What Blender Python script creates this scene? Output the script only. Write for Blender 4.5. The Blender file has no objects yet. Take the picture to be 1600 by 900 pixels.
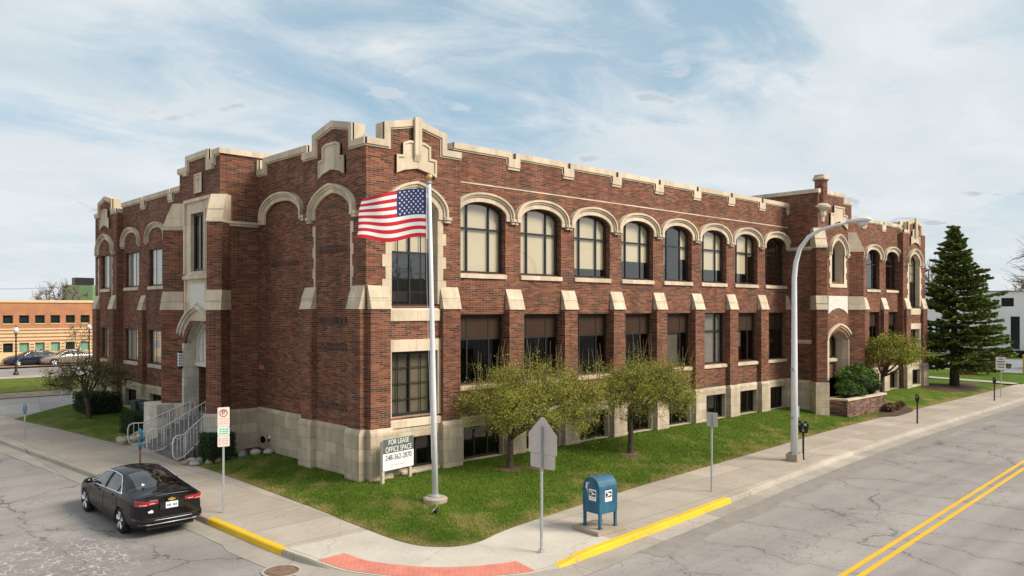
import bpy, bmesh, math, random
import numpy as np
from mathutils import Vector, Matrix
R = math.radians
S = bpy.context.scene
COL = S.collection
rng = random.Random(7)
nrg = np.random.default_rng(7)

# ------------------------------------------------------------------ camera, sky, sun, exposure
cam_d = bpy.data.cameras.new('camera'); cam = bpy.data.objects.new('camera', cam_d); COL.objects.link(cam)
cam.location = (-13.211, -20.572, 5.75)
cam.rotation_euler = (R(90), 0, math.atan2(-0.683, 0.7305))
cam_d.sensor_width = 36; cam_d.lens = 36 * 1247 / 1600; cam_d.shift_y = 33 / 1600
cam_d.clip_end = 3000
S.camera = cam
SUN_EL, SUN_AZ = 38, 150           # azimuth clockwise from +Y
W = bpy.data.worlds.new('World'); S.world = W; W.use_nodes = True
def build_world():
    nt = W.node_tree; N = nt.nodes; L = nt.links; N.clear()
    def n(t, **k):
        x = N.new(t)
        for a, b in k.items(): setattr(x, a, b)
        return x
    def math_(op, a, b=None):
        m = n('ShaderNodeMath', operation=op)
        for i, v in enumerate((a, b)):
            if v is None: continue
            if isinstance(v, (int, float)): m.inputs[i].default_value = v
            else: L.new(v, m.inputs[i])
        return m.outputs[0]
    out = n('ShaderNodeOutputWorld'); bg = n('ShaderNodeBackground'); bg.inputs['Strength'].default_value = 0.1
    sky = n('ShaderNodeTexSky', sky_type='NISHITA', sun_disc=False); sky.sun_elevation = R(SUN_EL); sky.sun_rotation = R(SUN_AZ)
    sky.air_density = 1.0; sky.dust_density = 1.0; sky.ozone_density = 1.5
    tc = n('ShaderNodeTexCoord'); sep = n('ShaderNodeSeparateXYZ'); L.new(tc.outputs['Generated'], sep.inputs[0])
    z = math_('MAXIMUM', sep.outputs[2], 0.0)
    den = math_('ADD', z, 0.16)
    cx = math_('DIVIDE', sep.outputs[0], den); cy = math_('DIVIDE', sep.outputs[1], den)
    cmb = n('ShaderNodeCombineXYZ'); L.new(cx, cmb.inputs[0]); L.new(cy, cmb.inputs[1])
    def noise(scale, detail, rough, loc, sc=(1, 1, 1), dist=0.0, rot=0):
        mp = n('ShaderNodeMapping'); mp.inputs['Location'].default_value = loc; mp.inputs['Scale'].default_value = sc
        mp.inputs['Rotation'].default_value = (0, 0, R(rot))
        L.new(cmb.outputs[0], mp.inputs[0])
        t = n('ShaderNodeTexNoise'); t.inputs['Scale'].default_value = scale; t.inputs['Detail'].default_value = detail
        t.inputs['Roughness'].default_value = rough; t.inputs['Distortion'].default_value = dist
        L.new(mp.outputs[0], t.inputs['Vector']); return t.outputs['Fac']
    def ramp(fac, *st):
        r = n('ShaderNodeValToRGB'); e = r.color_ramp.elements
        while len(e) < len(st): e.new(0.5)
        for q, (p, c) in zip(e, st): q.position = p; q.color = (c, c, c, 1) if isinstance(c, (int, float)) else (*c, 1)
        L.new(fac, r.inputs[0]); return r.outputs[0]
    a = noise(0.75, 6, 0.56, (3.1, 7.4, 0), (1, 1.25, 1), 0.8, 47)
    b = noise(2.6, 7, 0.62, (1.2, 0.3, 2), (0.9, 1.3, 1), 0.9, 20)
    s = math_('ADD', math_('MULTIPLY', a, 0.72), math_('MULTIPLY', b, 0.28))
    veil = ramp(s, (0.35, 0.38), (0.50, 0.95))
    hor = ramp(sep.outputs[2], (0.02, 0.95), (0.10, 0.75), (0.22, 0.0))
    # a gap of clear air high over the long facade, and a smaller one toward the left
    for (gx_, gy_, sx_, k_) in ((1.50, 1.38, 2.6, 0.72), (0.35, 2.3, 2.6, 0.25)):
        dx = math_('SUBTRACT', cx, gx_); dy = math_('SUBTRACT', cy, gy_)
        r2 = math_('MULTIPLY', math_('ADD', math_('MULTIPLY', dx, dx), math_('MULTIPLY', dy, dy)), sx_)
        r2 = math_('ADD', r2, math_('MULTIPLY', math_('SUBTRACT', b, 0.5), 2.4))
        r2 = math_('ADD', r2, math_('MULTIPLY', math_('SUBTRACT', a, 0.5), 3.0))
        gap = ramp(r2, (0.0, k_), (0.9, 0.0))
        veil = math_('MULTIPLY', veil, math_('SUBTRACT', 1.0, gap))
    veil = math_('MAXIMUM', veil, hor)
    # the blue of the clear air, lifted by thin high haze
    skyb = n('ShaderNodeMix', data_type='RGBA', blend_type='MULTIPLY'); skyb.inputs['Factor'].default_value = 1
    L.new(sky.outputs[0], skyb.inputs['A']); skyb.inputs['B'].default_value = (0.8, 0.9, 0.95, 1)
    skyh = n('ShaderNodeMix', data_type='RGBA'); skyh.inputs['Factor'].default_value = 0.55
    L.new(skyb.outputs['Result'], skyh.inputs['A']); skyh.inputs['B'].default_value = (2.4, 3.75, 4.4, 1)
    shade = noise(1.6, 5, 0.6, (8, 2, 1), (1, 1.5, 1), 0.3, 30)
    ccol = ramp(shade, (0.32, (4.5, 4.95, 5.25)), (0.62, (5.3, 5.55, 5.7)))
    mx = n('ShaderNodeMix', data_type='RGBA'); L.new(veil, mx.inputs['Factor']); L.new(skyh.outputs['Result'], mx.inputs['A']); L.new(ccol, mx.inputs['B'])
    # a few small grey-bellied cumulus low in the sky
    cu = noise(3.4, 5, 0.5, (5.3, 1.9, 4), (1, 1, 1), 0.15, 0)
    cum = ramp(cu, (0.625, 0.0), (0.68, 1.0))
    low = ramp(sep.outputs[2], (0.03, 0.0), (0.09, 0.9), (0.27, 0.8), (0.34, 0.0))
    cuf = math_('MULTIPLY', cum, low)
    cuc = ramp(cu, (0.635, (5.5, 5.6, 5.65)), (0.69, (3.6, 4.0, 4.4)))
    mx2 = n('ShaderNodeMix', data_type='RGBA'); L.new(cuf, mx2.inputs['Factor']); L.new(mx.outputs['Result'], mx2.inputs['A']); L.new(cuc, mx2.inputs['B'])
    L.new(mx2.outputs['Result'], bg.inputs['Color']); L.new(bg.outputs[0], out.inputs[0])
build_world()
sun_d = bpy.data.lights.new('sun', 'SUN'); sun = bpy.data.objects.new('sun', sun_d); COL.objects.link(sun)
sun_d.energy = 3.3; sun_d.angle = R(24); sun_d.color = (1.0, 0.9, 0.76)
sv = Vector((math.sin(R(SUN_AZ)) * math.cos(R(SUN_EL)), math.cos(R(SUN_AZ)) * math.cos(R(SUN_EL)), math.sin(R(SUN_EL))))
sun.rotation_euler = (-sv).to_track_quat('-Z', 'Y').to_euler(); sun.location = sv * 200
S.view_settings.view_transform = 'Standard'; S.view_settings.look = 'None'; S.view_settings.exposure = 0.62; S.view_settings.gamma = 1.0
S.cycles.max_bounces = 6; S.cycles.transparent_max_bounces = 12

# ------------------------------------------------------------------ materials
class NB:
    """small node builder"""
    def __init__(s, name):
        s.m = bpy.data.materials.new(name); s.m.use_nodes = True; s.t = s.m.node_tree; s.N = s.t.nodes; s.L = s.t.links
        s.N.clear(); s.out = s.N.new('ShaderNodeOutputMaterial'); s.b = s.N.new('ShaderNodeBsdfPrincipled'); s.L.new(s.b.outputs[0], s.out.inputs[0])
    def n(s, t, **k):
        x = s.N.new(t)
        for a, b in k.items(): setattr(x, a, b)
        return x
    def put(s, sock, v):
        if v is None: return
        if isinstance(v, (int, float)): sock.default_value = v
        elif isinstance(v, (tuple, list)): sock.default_value = (*v, 1) if len(v) == 3 and sock.type == 'RGBA' else v
        else: s.L.new(v, sock)
    def math(s, op, a, b=None, c=None):
        m = s.n('ShaderNodeMath', operation=op)
        for i, v in enumerate((a, b, c)): s.put(m.inputs[i], v)
        return m.outputs[0]
    def pos(s): return s.n('ShaderNodeNewGeometry').outputs['Position']
    def obj(s): return s.n('ShaderNodeTexCoord').outputs['Object']
    def sep(s, v):
        x = s.n('ShaderNodeSeparateXYZ'); s.L.new(v, x.inputs[0]); return x.outputs
    def comb(s, x, y, z=0.0):
        c = s.n('ShaderNodeCombineXYZ')
        for i, v in enumerate((x, y, z)): s.put(c.inputs[i], v)
        return c.outputs[0]
    def map(s, v, sc=(1, 1, 1), rot=(0, 0, 0), loc=(0, 0, 0)):
        m = s.n('ShaderNodeMapping'); m.inputs['Scale'].default_value = sc; m.inputs['Rotation'].default_value = rot; m.inputs['Location'].default_value = loc
        s.L.new(v, m.inputs[0]); return m.outputs[0]
    def noise(s, v, scale, detail=4, rough=0.55, dist=0.0):
        t = s.n('ShaderNodeTexNoise'); s.L.new(v, t.inputs['Vector'])
        t.inputs['Scale'].default_value = scale; t.inputs['Detail'].default_value = detail; t.inputs['Roughness'].default_value = rough; t.inputs['Distortion'].default_value = dist
        return t.outputs['Fac']
    def noisec(s, v, scale, detail=3):
        t = s.n('ShaderNodeTexNoise'); s.L.new(v, t.inputs['Vector']); t.inputs['Scale'].default_value = scale; t.inputs['Detail'].default_value = detail
        return t.outputs['Color']
    def voro(s, v, scale, feature='DISTANCE_TO_EDGE', out='Distance', rnd=1.0):
        t = s.n('ShaderNodeTexVoronoi', feature=feature); s.L.new(v, t.inputs['Vector']); t.inputs['Scale'].default_value = scale; t.inputs['Randomness'].default_value = rnd
        return t.outputs[out]
    def white(s, v):
        t = s.n('ShaderNodeTexWhiteNoise', noise_dimensions='3D'); s.L.new(v, t.inputs['Vector']); return t.outputs['Value']
    def ramp(s, f, *st, const=False):
        r = s.n('ShaderNodeValToRGB'); e = r.color_ramp.elements
        if const: r.color_ramp.interpolation = 'CONSTANT'
        while len(e) < len(st): e.new(0.5)
        for q, (p, c) in zip(e, st): q.position = p; q.color = (c, c, c, 1) if isinstance(c, (int, float)) else (*c, 1)
        s.L.new(f, r.inputs[0]); return r.outputs[0]
    def mix(s, f, a, b, mode='MIX'):
        m = s.n('ShaderNodeMix', data_type='RGBA', blend_type=mode)
        s.put(m.inputs['Factor'], f); s.put(m.inputs['A'], a); s.put(m.inputs['B'], b); return m.outputs['Result']
    def vadd(s, a, b, op='ADD'):
        m = s.n('ShaderNodeVectorMath', operation=op); s.put(m.inputs[0], a); s.put(m.inputs[1], b); return m.outputs[0]
    def bump(s, h, strength=0.3, dist=0.02):
        b = s.n('ShaderNodeBump'); b.inputs['Strength'].default_value = strength; b.inputs['Distance'].default_value = dist
        s.put(b.inputs['Height'], h); s.L.new(b.outputs[0], s.b.inputs['Normal'])
    def fin(s, col=None, rough=None, metal=None, spec=None):
        s.put(s.b.inputs['Base Color'], col); s.put(s.b.inputs['Roughness'], rough); s.put(s.b.inputs['Metallic'], metal); s.put(s.b.inputs['Specular IOR Level'], spec)
        return s.m

def plain(name, col, rough=0.6, metal=0.0, var=0.15, scale=3.0, spec=0.4, coat=0.0):
    b = NB(name); p = b.pos()
    f = b.noise(p, scale, 5, 0.6)
    c = b.mix(b.ramp(f, (0.3, 0.0), (0.7, 1.0)), tuple(x * (1 - var) for x in col), tuple(min(1, x * (1 + var)) for x in col))
    if coat: b.b.inputs['Coat Weight'].default_value = coat; b.b.inputs['Coat Roughness'].default_value = 0.03
    return b.fin(c, rough, metal, spec)

def wall_uv(b):
    g = b.n('ShaderNodeNewGeometry'); P = b.sep(g.outputs['Position']); Nn = b.sep(g.outputs['True Normal'])
    u = b.math('SUBTRACT', b.math('MULTIPLY', P[1], Nn[0]), b.math('MULTIPLY', P[0], Nn[1]))
    u = b.math('ADD', u, 400.0)
    return u, P[2], g.outputs['Position']

def brick(name, cols, mortar, w=0.30, h=0.062, mw=0.010):
    b = NB(name); u, z, pos = wall_uv(b)
    row = b.math('FLOOR', b.math('DIVIDE', z, h))
    off = b.math('MULTIPLY', b.math('MODULO', row, 2.0), 0.5)
    uu = b.math('ADD', b.math('DIVIDE', u, w), off)
    colm = b.math('FLOOR', uu)
    fu = b.math('FRACT', uu); fv = b.math('FRACT', b.math('DIVIDE', z, h))
    m = b.math('MAXIMUM', b.math('LESS_THAN', fu, mw / w), b.math('LESS_THAN', fv, mw / h))
    r = b.white(b.comb(colm, row, 0.0))
    big = b.noise(b.comb(b.math('MULTIPLY', u, 0.5), b.math('MULTIPLY', z, 2.2), 0.0), 1.0, 4, 0.6)
    r2 = b.math('ADD', r, b.math('MULTIPLY', b.math('SUBTRACT', big, 0.5), 0.55))
    c = b.ramp(r2, *cols, const=True)
    fine = b.noise(pos, 60, 3, 0.6)
    c = b.mix(0.5, c, b.ramp(fine, (0.3, 0.55), (0.7, 1.35)), 'MULTIPLY')
    mn = b.noise(pos, 1.1, 3)
    mc = b.mix(b.ramp(mn, (0.35, 0.0), (0.65, 1.0)), tuple(x * 0.55 for x in mortar), mortar)
    c = b.mix(m, c, mc)
    dirt = b.noise(pos, 0.35, 5, 0.6)
    c = b.mix(0.6, c, b.ramp(dirt, (0.3, 0.72), (0.65, 1.1)), 'MULTIPLY')
    strk = b.noise(b.map(pos, (1.5, 1.5, 0.10)), 1.0, 5, 0.65)
    c = b.mix(0.55, c, b.ramp(strk, (0.36, 0.66), (0.55, 1.06)), 'MULTIPLY')
    b.bump(b.math('SUBTRACT', 1.0, m), 0.5, 0.008)
    return b.fin(c, 0.85, spec=0.25)
BR = brick('red_brick', [(0.0, (0.064, 0.032, 0.025)), (0.14, (0.108, 0.039, 0.025)), (0.31, (0.150, 0.049, 0.028)), (0.52, (0.192, 0.061, 0.033)), (0.76, (0.25, 0.089, 0.046)), (0.93, (0.13, 0.058, 0.044))], (0.36, 0.27, 0.19))

def stone(name, col, bw=0.62, bh=0.38, joints=True, stain=0.5):
    b = NB(name); u, z, pos = wall_uv(b)
    f = b.noise(pos, 1.3, 6, 0.62)
    c = b.mix(b.ramp(f, (0.3, 0.0), (0.7, 1.0)), tuple(x * 0.82 for x in col), tuple(x * 1.1 for x in col))
    if joints:
        row = b.math('FLOOR', b.math('DIVIDE', z, bh)); off = b.math('MULTIPLY', b.math('MODULO', row, 2.0), 0.5)
        uu = b.math('ADD', b.math('DIVIDE', u, bw), off)
        r = b.white(b.comb(b.math('FLOOR', uu), row, 3.0))
        c = b.mix(0.8, c, b.ramp(r, (0.0, 0.82), (1.0, 1.14)), 'MULTIPLY')
        j = b.math('MAXIMUM', b.math('LESS_THAN', b.math('FRACT', uu), 0.016 / bw), b.math('LESS_THAN', b.math('FRACT', b.math('DIVIDE', z, bh)), 0.016 / bh))
        c = b.mix(b.math('MULTIPLY', j, 0.55), c, tuple(x * 0.35 for x in col))
    st = b.noise(b.map(pos, (1.6, 1.6, 0.25)), 1.4, 5, 0.65)
    c = b.mix(stain, c, b.ramp(st, (0.38, 0.62), (0.6, 1.08)), 'MULTIPLY')
    fine = b.noise(pos, 35, 3)
    b.bump(fine, 0.15, 0.01)
    return b.fin(c, 0.85, spec=0.25)
STONE = stone('limestone_blocks', (0.51, 0.425, 0.315))
TRIM = stone('limestone_trim', (0.615, 0.515, 0.385), 0.9, 3.0, True, 0.4)
PALE = stone('pale_painted_stone', (0.60, 0.555, 0.47), 0.62, 0.38, True, 0.3)
CARVED = plain('carved_white_panel', (0.62, 0.59, 0.54), 0.8, var=0.2, scale=14)
FRAME = plain('dark_bronze_frame', (0.022, 0.02, 0.018), 0.4, 0.0, 0.1)
BROWNP = plain('brown_spandrel', (0.05, 0.028, 0.02), 0.5, 0, 0.08, 1.0, 0.12)
BLIND = plain('tan_roller_blind', (0.55, 0.475, 0.335), 0.9, var=0.05, scale=0.7)
BLINDG = plain('grey_blind', (0.36, 0.32, 0.25), 0.9, var=0.1)
WHITEB = plain('white_curtain_and_glare', (0.62, 0.6, 0.55), 0.9, var=0.2, scale=9)
DARKIN = plain('dark_interior', (0.03, 0.027, 0.025), 0.9)
ROOFM = plain('roof_felt', (0.15, 0.15, 0.15), 0.9)
def glass(name, tint=0.75, rough=0.0, ior=1.52, boost=0.0):
    b = NB(name); b.N.remove(b.b)
    t = b.n('ShaderNodeBsdfTransparent'); t.inputs[0].default_value = (tint, tint, tint * 0.97, 1)
    g = b.n('ShaderNodeBsdfGlossy'); g.inputs['Roughness'].default_value = rough; g.inputs['Color'].default_value = (0.95, 0.95, 0.95, 1)
    wob = b.noise(b.pos(), 0.8, 2)
    bp = b.n('ShaderNodeBump'); bp.inputs['Strength'].default_value = 0.08; bp.inputs['Distance'].default_value = 0.05; b.L.new(wob, bp.inputs['Height']); b.L.new(bp.outputs[0], g.inputs['Normal'])
    fr = b.n('ShaderNodeFresnel'); b.L.new(b.math('ADD', ior, b.math('MULTIPLY', b.n('ShaderNodeNewGeometry').outputs['Backfacing'], 1 / ior - ior)), fr.inputs[0])
    fac = b.math('ADD', fr.outputs[0], boost)
    m = b.n('ShaderNodeMixShader'); b.L.new(fac, m.inputs[0]); b.L.new(t.outputs[0], m.inputs[1]); b.L.new(g.outputs[0], m.inputs[2])
    b.L.new(m.outputs[0], b.out.inputs[0]); return b.m
GLASS = glass('window_glass', 0.97, boost=0.10)
GLASSD = glass('tinted_glass', 0.5, boost=0.015)
GLASSR = glass('reflective_glass', 0.85, boost=0.10)
CARGL = glass('car_glass', 0.40, boost=0.10)
CHROME = plain('chrome', (0.75, 0.76, 0.78), 0.12, 1.0, 0.03)
GALV = plain('galvanised_steel', (0.42, 0.45, 0.46), 0.45, 0.6, 0.12, 8)
ALU = plain('brushed_aluminium_sheet', (0.52, 0.48, 0.44), 0.5, 0.2, 0.08, 4)
WHITEP = plain('white_painted_steel', (0.66, 0.68, 0.70), 0.4, 0.0, 0.06, 5)
RAILP = plain('grey_white_rail_paint', (0.62, 0.61, 0.59), 0.45, 0.0, 0.08, 6)
BLACKM = plain('black_metal', (0.012, 0.012, 0.013), 0.4, 0.0, 0.1)
RUBBER = plain('rubber', (0.014, 0.014, 0.014), 0.85)
GOLD = plain('gold_paint', (0.62, 0.42, 0.12), 0.3, 0.7, 0.1)
WOODP = plain('pale_painted_wood', (0.5, 0.44, 0.36), 0.7, 0, 0.15, 9)
WHITE = plain('white_panel', (0.78, 0.78, 0.76), 0.5, 0, 0.03)
DKGREY = plain('grey_green_panel', (0.095, 0.115, 0.105), 0.55, 0, 0.05)
INK = plain('dark_ink', (0.045, 0.038, 0.05), 0.6)
INKG = plain('faded_grey_ink', (0.50, 0.51, 0.51), 0.6)
REDINK = plain('faded_red_ink', (0.42, 0.10, 0.07), 0.6)
REDLT = plain('washed_red_ink', (0.62, 0.40, 0.34), 0.6)
GREENINK = plain('green_ink', (0.12, 0.42, 0.28), 0.6)
PINKW = plain('faded_pinkish_white', (0.72, 0.60, 0.54), 0.55)
def concrete(name, col, joint=None, rotz=0.0, var=0.16, patches=0.1, joff=(0, 0)):
    b = NB(name); pos = b.pos()
    f = b.noise(pos, 0.55, 6, 0.65); f2 = b.noise(pos, 9, 5, 0.7)
    c = b.mix(b.ramp(f, (0.3, 0.0), (0.7, 1.0)), tuple(x * (1 - var) for x in col), tuple(x * (1 + var * 0.6) for x in col))
    c = b.mix(0.4, c, b.ramp(f2, (0.3, 0.8), (0.7, 1.15)), 'MULTIPLY')
    if joint:
        q = b.sep(b.map(pos, (1 / joint[0], 1 / joint[1], 1), (0, 0, rotz), (joff[0], joff[1], 0)))
        r = b.white(b.comb(b.math('FLOOR', q[0]), b.math('FLOOR', q[1]), 1.0))
        c = b.mix(1.0, c, b.ramp(r, (0.0, 1 - patches), (0.8, 1.02), (0.9, 1 + patches * 1.2), (1.0, 1 + patches * 1.9)), 'MULTIPLY')
        jm = b.math('MAXIMUM', b.math('LESS_THAN', b.math('FRACT', q[0]), 0.022 / joint[0]), b.math('LESS_THAN', b.math('FRACT', q[1]), 0.022 / joint[1]))
        c = b.mix(b.math('MULTIPLY', jm, 0.6), c, tuple(x * 0.28 for x in col))
    # hairline cracks
    d = b.vadd(pos, b.noisec(pos, 1.2), 'ADD')
    ed = b.voro(d, 0.28)
    cr = b.ramp(ed, (0.0, 1.0), (0.006, 0.0))
    c = b.mix(b.math('MULTIPLY', cr, 0.35), c, tuple(x * 0.3 for x in col))
    b.bump(f2, 0.12, 0.01)
    return b.fin(c, 0.88, spec=0.25)
WALK_R = concrete('pavement_concrete', (0.385, 0.335, 0.28), (2.3, 1.5), R(-3), patches=0.07)
CORNERC = concrete('fresh_corner_concrete', (0.49, 0.45, 0.39), None, 0, 0.14)
KERBC = concrete('kerb_concrete', (0.40, 0.36, 0.30), (3.0, 50), R(-3), patches=0.1)
GUTTER = concrete('gutter_concrete', (0.36, 0.325, 0.285), (3.0, 50), R(-3), var=0.22)
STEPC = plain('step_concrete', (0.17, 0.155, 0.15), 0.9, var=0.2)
PADC = concrete('pad_concrete', (0.36, 0.30, 0.23))
def asphalt():
    b = NB('worn_asphalt'); pos = b.pos(); P = b.sep(pos)
    base = (0.285, 0.262, 0.248)
    f = b.noise(pos, 0.22, 6, 0.65); f2 = b.noise(pos, 26, 4, 0.75)
    c = b.mix(b.ramp(f, (0.3, 0.0), (0.7, 1.0)), tuple(x * 0.80 for x in base), tuple(x * 1.12 for x in base))
    # long tyre-worn bands along the street that runs along X
    band = b.noise(b.map(pos, (0.02, 0.9, 1), (0, 0, R(-3))), 1.0, 3)
    c = b.mix(0.8, c, b.ramp(band, (0.35, 0.82), (0.65, 1.1)), 'MULTIPLY')
    c = b.mix(0.75, c, b.ramp(f2, (0.25, 0.62), (0.5, 1.0), (0.75, 1.3)), 'MULTIPLY')
    wob = b.vadd(b.noisec(pos, 0.7, 5), (0.5, 0.5, 0.5), 'SUBTRACT')
    wob2 = b.vadd(b.noisec(pos, 4.5, 3), (0.5, 0.5, 0.5), 'SUBTRACT')
    sc = b.n('ShaderNodeVectorMath', operation='SCALE'); b.L.new(wob, sc.inputs[0]); sc.inputs['Scale'].default_value = 1.7
    sc2 = b.n('ShaderNodeVectorMath', operation='SCALE'); b.L.new(wob2, sc2.inputs[0]); sc2.inputs['Scale'].default_value = 0.22
    pw = b.vadd(b.vadd(pos, sc.outputs[0]), sc2.outputs[0])
    wide = b.noise(pos, 0.5, 3)
    # transverse + wandering cracks
    e1 = b.voro(b.map(pw, (1, 0.5, 1), (0, 0, R(3))), 0.36)
    w1 = b.math('MULTIPLY', b.math('POWER', wide, 3.0), 0.05)
    k1 = b.math('SUBTRACT', 1.0, b.math('MINIMUM', b.math('DIVIDE', e1, b.math('ADD', w1, 0.0012)), 1.0))
    e2 = b.voro(b.map(pw, (1.0, 1, 1)), 1.5)
    area = b.ramp(b.noise(pos, 0.23, 4), (0.47, 0.0), (0.62, 1.0))
    k2 = b.math('MULTIPLY', b.math('SUBTRACT', 1.0, b.math('MINIMUM', b.math('DIVIDE', e2, 0.022), 1.0)), area)
    k = b.math('MAXIMUM', k1, b.math('MULTIPLY', k2, 0.85))
    c = b.mix(b.math('MULTIPLY', k, 0.8), c, (0.06, 0.053, 0.05))
    # halo of darker sealed asphalt along the cracks
    halo = b.ramp(e1, (0.0, 0.0), (0.10, 1.0))
    c = b.mix(0.35, c, b.ramp(halo, (0.0, 0.78), (1.0, 1.0)), 'MULTIPLY')
    # bleached alligator cracking at the junction in front of the black car
    vs = b.vadd(pos, (-8.3, -0.5, 0.0), 'SUBTRACT')
    ln = b.n('ShaderNodeVectorMath', operation='LENGTH'); b.L.new(b.map(vs, (0.52, 0.40, 1)), ln.inputs[0])
    dist = b.math('ADD', ln.outputs['Value'], b.math('MULTIPLY', b.math('SUBTRACT', b.noise(pos, 0.9, 4), 0.5), 1.6))
    zone = b.ramp(dist, (0.55, 1.0), (1.15, 0.0))
    e3 = b.voro(b.vadd(pos, sc2.outputs[0]), 4.6)
    k3 = b.math('SUBTRACT', 1.0, b.math('MINIMUM', b.math('DIVIDE', e3, 0.07), 1.0))
    patchy = b.ramp(b.noise(pos, 2.4, 4), (0.40, 0.0), (0.6, 1.0))
    c = b.mix(b.math('MULTIPLY', zone, 0.35), c, (0.16, 0.145, 0.135))
    c = b.mix(b.math('MULTIPLY', b.math('MULTIPLY', k3, zone), b.math('MULTIPLY', patchy, 0.9)), c, (0.56, 0.54, 0.52))
    # oil drips
    oil = b.ramp(b.noise(pos, 1.7, 4), (0.66, 0.0), (0.78, 1.0))
    c = b.mix(b.math('MULTIPLY', oil, 0.4), c, (0.07, 0.065, 0.06))
    b.bump(b.math('SUBTRACT', f2, b.math('MULTIPLY', k, 0.8)), 0.35, 0.012)
    return b.fin(c, 0.9, spec=0.25)
ASPH = asphalt()
def paint(name, col, wear=0.45):
    b = NB(name); pos = b.pos()
    f = b.noise(pos, 7, 6, 0.75); f2 = b.noise(pos, 0.9, 4)
    w = b.ramp(b.math('ADD', b.math('MULTIPLY', f, 0.7), b.math('MULTIPLY', f2, 0.3)), (wear - 0.05, 1.0), (wear + 0.03, 0.0))
    c = b.mix(b.ramp(f2, (0.3, 0.0), (0.7, 1.0)), tuple(x * 0.85 for x in col), col)
    return b.fin(b.mix(w, c, (0.26, 0.22, 0.17)), 0.6, spec=0.3)
YELLOW = paint('road_yellow_paint', (0.74, 0.42, 0.02), 0.39)
YKERB = paint('kerb_yellow_paint', (0.74, 0.47, 0.025), 0.40)
def tactile():
    b = NB('red_tactile_paving'); pos = b.pos()
    q = b.sep(b.map(pos, (9, 9, 9), (0, 0, R(40))))
    dx = b.math('SUBTRACT', b.math('FRACT', q[0]), 0.5); dy = b.math('SUBTRACT', b.math('FRACT', q[1]), 0.5)
    d = b.math('SQRT', b.math('ADD', b.math('MULTIPLY', dx, dx), b.math('MULTIPLY', dy, dy)))
    dome = b.ramp(d, (0.18, 1.0), (0.3, 0.0))
    f = b.noise(pos, 2.5, 5, 0.6)
    c = b.mix(b.ramp(f, (0.3, 0.0), (0.7, 1.0)), (0.47, 0.145, 0.105), (0.60, 0.22, 0.165))
    c = b.mix(b.math('MULTIPLY', dome, 0.22), c, (0.68, 0.30, 0.24))
    b.bump(dome, 0.35, 0.008)
    return b.fin(c, 0.75)
TACT = tactile()
def lawn_mat(name='lawn_turf', dryness=0.0):
    b = NB(name); pos = b.pos()
    f2 = b.noise(pos, 2.2, 5, 0.7); f3 = b.noise(pos, 38, 3, 0.7); f0 = b.noise(pos, 0.5, 4, 0.6)
    c = b.mix(b.ramp(f2, (0.3, 0.0), (0.7, 1.0)), (0.05, 0.098, 0.010), (0.105, 0.165, 0.018))
    at = b.n('ShaderNodeAttribute', attribute_name='dry').outputs['Fac']
    d = b.math('ADD', b.math('ADD', at, dryness), b.math('MULTIPLY', b.math('SUBTRACT', f2, 0.5), 0.7))
    c = b.mix(b.math('MULTIPLY', b.ramp(d, (0.15, 0.0), (0.75, 1.0)), 0.8), c, (0.265, 0.205, 0.075))
    c = b.mix(0.6, c, b.ramp(f3, (0.25, 0.55), (0.75, 1.35)), 'MULTIPLY')
    c = b.mix(0.6, c, b.ramp(f0, (0.3, 0.75), (0.7, 1.15)), 'MULTIPLY')
    b.bump(f3, 0.7, 0.04)
    return b.fin(c, 0.95, spec=0.1)
LAWN = lawn_mat(); FIELD = lawn_mat('field_turf', 0.30)
def blades():
    b = NB('grass_blades'); g = b.n('ShaderNodeNewGeometry'); r = g.outputs['Random Per Island']; pos = g.outputs['Position']
    f2 = b.noise(pos, 2.2, 5, 0.7); f0 = b.noise(pos, 0.5, 4, 0.6)
    c = b.ramp(r, (0.0, (0.055, 0.105, 0.010)), (0.6, (0.105, 0.172, 0.017)), (1.0, (0.165, 0.215, 0.032)))
    at = b.n('ShaderNodeAttribute', attribute_name='dry').outputs['Fac']
    d = b.math('ADD', at, b.math('ADD', b.math('MULTIPLY', b.math('SUBTRACT', f2, 0.5), 0.7), b.math('MULTIPLY', b.math('SUBTRACT', r, 0.5), 0.25)))
    c = b.mix(b.math('MULTIPLY', b.ramp(d, (0.15, 0.0), (0.75, 1.0)), 0.85), c, (0.33, 0.26, 0.10))
    c = b.mix(0.6, c, b.ramp(f0, (0.3, 0.75), (0.7, 1.15)), 'MULTIPLY')
    return b.fin(c, 0.8, spec=0.12)
BLADE = blades()
MULCH = plain('brown_mulch', (0.075, 0.042, 0.028), 0.95, var=0.5, scale=14)
DIRT = plain('sandy_soil', (0.26, 0.205, 0.14), 0.95, var=0.25, scale=2)
BARK = plain('tree_bark', (0.075, 0.055, 0.04), 0.95, var=0.35, scale=12)
BARKP = plain('pale_winter_bark', (0.19, 0.155, 0.125), 0.95, var=0.2, scale=5)
SHOOT = plain('olive_shoot_bark', (0.22, 0.165, 0.08), .9)
def leaf(name, *cols):
    b = NB(name); g = b.n('ShaderNodeNewGeometry')
    f = b.noise(g.outputs['Position'], 1.6, 3)
    r = b.math('ADD', b.math('MULTIPLY', g.outputs['Random Per Island'], 0.75), b.math('MULTIPLY', f, 0.35))
    c = b.ramp(r, *[(i / (len(cols) - 1), x) for i, x in enumerate(cols)])
    b.b.inputs['Subsurface Weight'].default_value = 0.0
    return b.fin(c, 0.7, spec=0.2)
LEAF = leaf('spring_leaf', (0.115, 0.13, 0.02), (0.205, 0.225, 0.028), (0.30, 0.315, 0.042), (0.27, 0.20, 0.07))
LEAFO = leaf('olive_bud_leaf', (0.08, 0.075, 0.022), (0.14, 0.135, 0.04), (0.19, 0.18, 0.05))
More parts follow.
